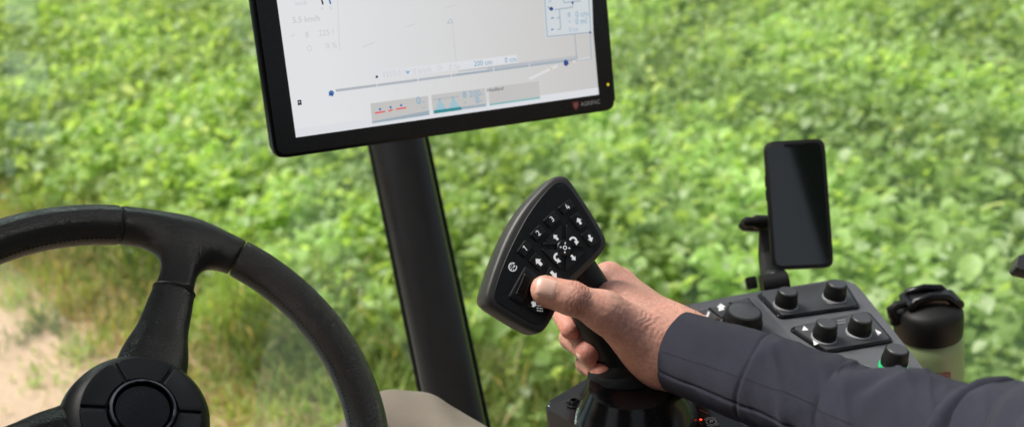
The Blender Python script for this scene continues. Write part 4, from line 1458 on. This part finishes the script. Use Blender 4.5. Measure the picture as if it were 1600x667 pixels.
allp = np.array([*[x for v in FP.values() for x in v], *[x for t in thumb for x in t[:2]], D(1200, 603, .70), D(1062, 545, .75)])
hv, hf = surface_nets(hand, allp.min(0) - .045, allp.max(0) + .045, .0009)
hv = relax(hv, hf, 4, .5)
hn_ = normals(hv, hf)
# creases over the thumb joint, shallow tendons and veins
def along(v, a, b):
    ba = b - a
    return ((v - a) @ ba) / (ba @ ba), ba


viewn = nrm(-F + .35 * U)
t_, ba = along(hv, np.asarray(thumb[0][0], float), np.asarray(thumb[1][1], float))
c_ = np.asarray(thumb[0][0], float) + t_[:, None] * ba
near = np.exp(-(np.maximum(np.linalg.norm(hv - c_, axis=1) - .0135, 0) / .003) ** 2) * np.clip(hn_ @ viewn * 2, 0, 1)
disp = np.zeros(len(hv))
side_ = np.cross(ba, viewn); side_ /= np.linalg.norm(side_)
lat = (hv - c_) @ side_
wig = .012 * np.sin(lat * 420) + .010 * np.sin(lat * 900 + 1.3)
crease = np.zeros(len(hv))
for tc0, dep, wd_ in ((.33, .45, .015), (.385, .9, .015), (.435, .6, .014), (.485, 1.0, .017), (.54, .75, .015), (.60, .5, .016)):
    crease += dep * np.exp(-((t_ + wig * (1 + dep) - tc0) / wd_) ** 2)
disp -= .0011 * crease * near
bulge = np.exp(-((t_ - .46) / .12) ** 2) * near
disp += .0003 * bulge


def fbm(v, s):
    return np.sin(v[:, 0] * s + 1.7 * np.sin(v[:, 1] * s * .8 + 1)) * np.sin(v[:, 1] * s * 1.1 + 1.3 * np.sin(v[:, 2] * s * .9)) * np.sin(v[:, 2] * s * 1.05 + .5)


# skin folds running across between thumb base and wrist
wc = D(1000, 500, .76).astype(float)
fold_dir = nrm(P(1060, 545, .75) - P(960, 470, .76))
s_al = (hv - wc) @ fold_dir
s_cr = (hv - wc) @ np.cross(fold_dir, viewn)
zone = np.exp(-((s_al + .002) / .020) ** 2) * np.exp(-((s_cr) / .022) ** 2) * np.clip(hn_ @ viewn, 0, 1)
patch = np.clip(.5 + 1.2 * fbm(hv, 95) + .5 * fbm(hv + .01, 230), 0, 1.2)
disp += zone * patch * .00018 * np.sin(s_al * 1500 + 5 * np.sin(s_cr * 160) + 5 * fbm(hv, 180))
zone2 = np.exp(-((s_al - .042) / .016) ** 2) * np.clip(hn_ @ viewn, 0, 1)
disp += zone2 * patch * .00013 * np.sin(s_al * 1250 + 4 * np.sin(s_cr * 130 + 1) + 5 * fbm(hv, 120))
disp += .00035 * fbm(hv, 150) + .00018 * fbm(hv, 420)
hv = hv + hn_ * disp[:, None]
hand_o = mesh('body', hv, hf, M['skin'], person)
tint = np.zeros((len(hv), 3))
tint[:, 0] = np.clip(.28 * bulge + .16, 0, 1)
for k in FP:
    dd = np.linalg.norm(hv - FP[k][3], axis=1)
    tint[:, 0] = np.maximum(tint[:, 0], .62 * np.exp(-(dd / .022) ** 2))
    tint[:, 0] = np.maximum(tint[:, 0], .42 * np.exp(-(np.linalg.norm(hv - FP[k][0], axis=1) / .016) ** 2))
tint[:, 0] = np.maximum(tint[:, 0], .30 * np.exp(-(np.linalg.norm(hv - thumb[0][0], axis=1) / .012) ** 2))
tint[:, 0] = np.maximum(tint[:, 0], .40 * np.exp(-(np.linalg.norm(hv - P(958, 450, .78), axis=1) / .016) ** 2))
tint[:, 0] = np.maximum(tint[:, 0], .45 * np.exp(-(np.linalg.norm(hv - P(1047, 512, .735), axis=1) / .006) ** 2))
tint[:, 0] += .12 * fbm(hv, 180)
tint[:, 1] = np.clip(crease * near * .55 + zone * .10 * (np.sin(s_al * 1500 + 5 * np.sin(s_cr * 160) + 3 * fbm(hv, 220)) < -.3), 0, .6)  # crease shade painted as dark tint along the folds
colour_attr(hand_o, np.clip(tint, 0, 1))


cand = np.where((s_al > .012) & (s_al < .075) & (hn_ @ nrm(-F + .9 * U + .5 * R) > .2))[0]
pick = rng.choice(cand, 420)
hb, hnn = hv[pick], hn_[pick]
gdir = nrm(P(1060, 545, .75) - P(960, 470, .76)) * -.3 - .8 * R * 0 + np.cross(viewn, fold_dir) * .6
hdir = gdir + rng.normal(0, .35, (420, 3)) + hnn * .55
hdir /= np.linalg.norm(hdir, axis=1)[:, None]
hl_ = rng.uniform(.004, .009, 420)[:, None]
sdv = np.cross(hdir, viewn) * .00007
hvv = np.stack([hb - sdv, hb + sdv, hb + hdir * hl_ * .6 + sdv * .7 - hnn * .0003, hb + hdir * hl_ * .6 - sdv * .7 - hnn * .0003, hb + hdir * hl_ - hnn * .0010 + sdv * .2, hb + hdir * hl_ - hnn * .0010 - sdv * .2], 1).reshape(-1, 3)
b6 = (np.arange(420) * 6)[:, None]
hff = np.concatenate([b6 + np.array([[0, 1, 2, 3]]), b6 + np.array([[3, 2, 4, 5]])])
ah = mesh('arm_hair', hvv, hff, simple('brown_hair', (.16, .09, .05), .5, .4), person)
ah['kind'] = 'stuff'


def nail(center, axis, out, w_, l_, r_, lf0=.0006):
    """curved fingernail patch: axis points to the fingertip, out away from the finger"""
    axis = nrm(axis)
    out = nrm(np.asarray(out) - axis * np.dot(out, axis))
    sd_ = np.cross(axis, out)
    v, f = [], []
    nu, nv_ = 13, 13
    for i in range(nu):
        s = i / (nu - 1) * 2 - 1
        for j in range(nv_):
            t = j / (nv_ - 1) * 2 - 1
            k = max((abs(t) ** 4 + abs(s) ** 4) ** .25 / max(abs(t), abs(s), 1e-6), 1)      # squircle outline
            ss_, tt_ = s / k, t / k
            a = tt_ * w_ / r_ / 2
            lift = lf0 - .0012 * max(abs(ss_), abs(tt_)) ** 6
            v.append(center + axis * (ss_ * l_ / 2) + (out * math.cos(a) + sd_ * math.sin(a)) * (r_ + lift) - out * r_ - out * .0012 * max(ss_, 0) ** 2)
            if i and j:
                b = (i - 1) * nv_ + j - 1
                f.append((b, b + 1, b + nv_ + 1, b + nv_))
    return mesh('nail', v, f, M['nail'], person)


# nails are seated on the skin found by walking outwards through the implicit surface
def on_skin(p, out):
    p = np.asarray(p, float); out = nrm(out)
    ts = np.linspace(0, .02, 200)
    d = hand((p + ts[:, None] * out).astype(np.float32)[None])[0]
    k = np.argmax(d > 0)
    return p + out * ts[k]


ta3 = np.asarray(thumb[0][0] - thumb[0][1], float)
ov = nrm(-F + .42 * U - .1 * R)
nail(on_skin(P(857, 455.5, .7188), ov), ta3, ov, .0160, .0158, .0115, .0008)
for k, outp in (('middle', -.75 * R - .55 * U - .35 * F), ('ring', -.72 * R - .55 * U - .40 * F), ('little', -.75 * R - .5 * U - .4 * F)):
    axn_ = nrm((FP[k][3] - FP[k][2]).astype(float))
    nail(on_skin(FP[k][3].astype(float) - axn_ * .0035, outp), axn_, outp, .0105, .0100, FR[k][3], .0007)

# sleeve
SP = [(1066, 551, .743, .0315), (1120, 569, .722, .0318), (1187, 592, .70, .0322), (1245, 613, .682, .0328), (1310, 641, .662, .0330), (1420, 680, .622, .0415), (1500, 714, .595, .0455), (1560, 735, .572, .0490), (1640, 752, .54, .0540), (1760, 760, .49, .060), (1900, 700, .40, .062), (2080, 560, .30, .064)]
sp_p = [P(*s_[:3]) for s_ in SP]
sp_r = [s_[3] for s_ in SP]
cum = np.concatenate([[0], np.cumsum([np.linalg.norm(b - a) for a, b in zip(sp_p, sp_p[1:])])])
NS, NT = 420, 200
sv = np.linspace(0, cum[-1], NS) ** 1.0
ctr = np.stack([np.interp(sv, cum, [p[i] for p in sp_p]) for i in range(3)], 1)
for _ in range(12): ctr[1:-1] = (ctr[:-2] + ctr[1:-1] * 2 + ctr[2:]) / 4
rads_ = np.interp(sv, cum, sp_r)
for _ in range(6): rads_[1:-1] = (rads_[:-2] + rads_[1:-1] * 2 + rads_[2:]) / 4
tang = np.gradient(ctr, axis=0); tang /= np.linalg.norm(tang, axis=1)[:, None]
y0 = -F                                                          # angle 0 faces the viewer, pi/2 is the top of the arm
xs_, ys_ = [], []
for t in tang:
    f_ = nrm(y0 - t * np.dot(y0, t)); u_ = np.cross(f_, t)
    if u_ @ U < 0: u_ = -u_
    xs_.append(f_); ys_.append(u_)
xs_, ys_ = np.array(xs_), np.array(ys_)
th = np.linspace(0, 2 * math.pi, NT, endpoint=False)
ss_g, th_g = np.meshgrid(sv, th, indexing='ij')
tw = np.where(th_g > math.pi, th_g - 2 * math.pi, th_g)          # -pi .. pi
s_cuff = np.interp(1187, [s_[0] for s_ in SP], cum)
S_of = lambda x: np.interp(x, [s_[0] for s_ in SP], cum)
d_ = np.zeros_like(ss_g)
arm_amt = np.clip((ss_g - s_cuff + .004) / .02, 0, 1)
# long diagonal drag folds: (s at the top silhouette, slant, width, height)
for x_top, slant, wdt, hh in ((1222, .012, .006, .0014), (1255, .016, .007, -.0012), (1300, .020, .009, .0022), (1342, .020, .007, -.0020), (1372, .024, .009, .0028), (1412, .022, .007, -.0024), (1446, .026, .011, .0030), (1492, .022, .010, -.0022), (1522, .016, .010, .0016), (1546, .010, .0055, .0052), (1564, .010, .0042, -.0085), (1596, .004, .013, .0050), (1650, .0, .012, -.004), (1690, 0, .015, .005)):
    s0 = S_of(x_top)
    cs = s0 - slant * (math.pi / 2 - tw)                         # folds run down and towards the cuff
    amp = hh * (1.0 if 1540 < x_top < 1570 else .55) * (.55 + .45 * np.cos(tw - math.pi / 3))
    amp = amp * np.clip(1.1 - .25 * np.abs(tw - math.pi / 2), .25, 1)
    d_ += amp * np.exp(-((ss_g - cs) / wdt) ** 2)
d_ += arm_amt * (.0007 * np.sin(ss_g * 95 + tw * 2.2 + 1.2 * np.sin(tw * 2)) + .0005 * np.sin(ss_g * 210 - tw * 3 + 2 * np.sin(ss_g * 40)))
def vnoise(a, b, seed):
    '''smooth value noise on a lattice'''
    r_ = np.random.default_rng(seed).normal(0, 1, (64, 64))
    i, j = np.floor(a).astype(int), np.floor(b).astype(int)
    fa, fb_ = a - i, b - j
    fa, fb_ = fa * fa * (3 - 2 * fa), fb_ * fb_ * (3 - 2 * fb_)
    g_ = lambda x, y: r_[x % 64, y % 64]
    return (g_(i, j) * (1 - fa) + g_(i + 1, j) * fa) * (1 - fb_) + (g_(i, j + 1) * (1 - fa) + g_(i + 1, j + 1) * fa) * fb_


per = 64 / (2 * math.pi)
lo_ = 6 * np.cos(tw) ; lo2 = 6 * np.sin(tw)
diag = ss_g * 1.0 + .020 * tw
n1_ = vnoise(diag * 62 + .6 * vnoise(ss_g * 30, lo_ * .3 + 9, 5), lo_ * .22 + 3, 1) + vnoise(diag * 55 + 17, lo2 * .22 + 8, 2)
ridge = np.exp(-(n1_ / .3) ** 2)                                # narrow creases where the noise changes sign
n2_ = vnoise(diag * 130, lo2 * .5 + 20, 3) + vnoise(diag * 120 + 5, lo_ * .5 + 30, 4)
d_ += (.3 + .7 * arm_amt) * (.0010 * n1_ * .7 + .0005 * n2_) + arm_amt * .0013 * (ridge - .4)
d_ += (1 - arm_amt) * .0007 * np.sin(ss_g * 60 + tw * 2 + .5)
# cuff seam: step plus stitched groove; long seam under the forearm
wv_ = s_cuff + .0012 * np.sin(tw * 3)
d_ += -.0018 * np.exp(-((ss_g - wv_) / .0011) ** 2) + .0012 * np.clip((ss_g - wv_) / .002, 0, 1) * np.exp(-np.clip(ss_g - wv_, 0, 1) / .02)
seam_t = -.52 - .15 * np.clip(ss_g / .1, 0, 1)
mseam = np.where(ss_g < s_cuff + .1, 1, 0)
d_ += mseam * (-.0011 * np.exp(-((tw - seam_t) / .028) ** 2) + .0008 * np.clip((seam_t - tw) / .06, 0, 1) * np.exp(-np.clip(seam_t - tw, 0, 4) / .6))
rr_ = rads_[:, None] + d_
# slightly flattened section
pos = ctr[:, None, :] + xs_[:, None, :] * (rr_ * np.cos(th_g) * .92)[..., None] + ys_[:, None, :] * (rr_ * np.sin(th_g))[..., None]
# roll the cuff edge inwards
inner = [ctr[k] + tang[0] * o_ + (pos[0] - ctr[0]) * f_ for k, o_, f_ in ((0, .0, .985), (0, .001, .955), (0, .02, .95), (0, .05, .93))]
front = np.stack([ctr[0] - tang[0] * .0010 + (pos[0] - ctr[0]) * .995], 0)
allv = np.concatenate([np.stack(inner[::-1]), front, pos], 0)
nr = len(allv)
gi = np.arange(nr * NT).reshape(nr, NT)
fq = np.stack([gi[:-1], gi[1:], np.roll(gi[1:], -1, 1), np.roll(gi[:-1], -1, 1)], -1).reshape(-1, 4)
jk = mesh('jacket_sleeve', allv.reshape(-1, 3), fq, M['sleeve'], person)
uvl = jk.data.uv_layers.new(name='UVMap')
svx = np.concatenate([-np.linspace(.05, .001, 5), sv])
lu = np.stack(np.meshgrid(svx, th * .035, indexing='ij'), -1).reshape(-1, 2)
vi = np.empty(len(jk.data.loops), np.int32); jk.data.loops.foreach_get('vertex_index', vi)
uvl.data.foreach_set('uv', lu[vi].astype(np.float32).ravel())

# trouser leg: thigh and bent knee
k_, hip, shin = P(624, 736, 1.0), P(900, 1100, .72), P(560, 1200, 1.12)


def leg(p):
    d = sd_cone(p, k_, hip, .074, .095)
    d = smin(d, sd_cone(p, P(650, 745, 1.0), P(760, 830, .90), .074, .082), .03)
    d = smin(d, sd_cone(p, k_, shin, .072, .06), .02)
    x = p[..., 0] * 60 + p[..., 1] * 35
    return d + .0012 * np.sin(x + 2 * np.sin(p[..., 2] * 40)) + .0012 * np.sin(p[..., 0] * 110 - p[..., 2] * 90)


lp = np.array([k_, hip, shin])
lv, lf = surface_nets(leg, lp.min(0) - .1, lp.max(0) + .1, .0045)
lv = relax(lv, lf, 3, .5)
tr_ = mesh('trouser_leg', lv, lf, M['trouser'], person)
uvl = tr_.data.uv_layers.new(name='UVMap')
dv = nrm(hip - k_)
luv = np.stack([lv @ dv, lv @ nrm(np.cross(dv, F))], 1)
vi = np.empty(len(tr_.data.loops), np.int32); tr_.data.loops.foreach_get('vertex_index', vi)
uvl.data.foreach_set('uv', luv[vi].astype(np.float32).ravel())
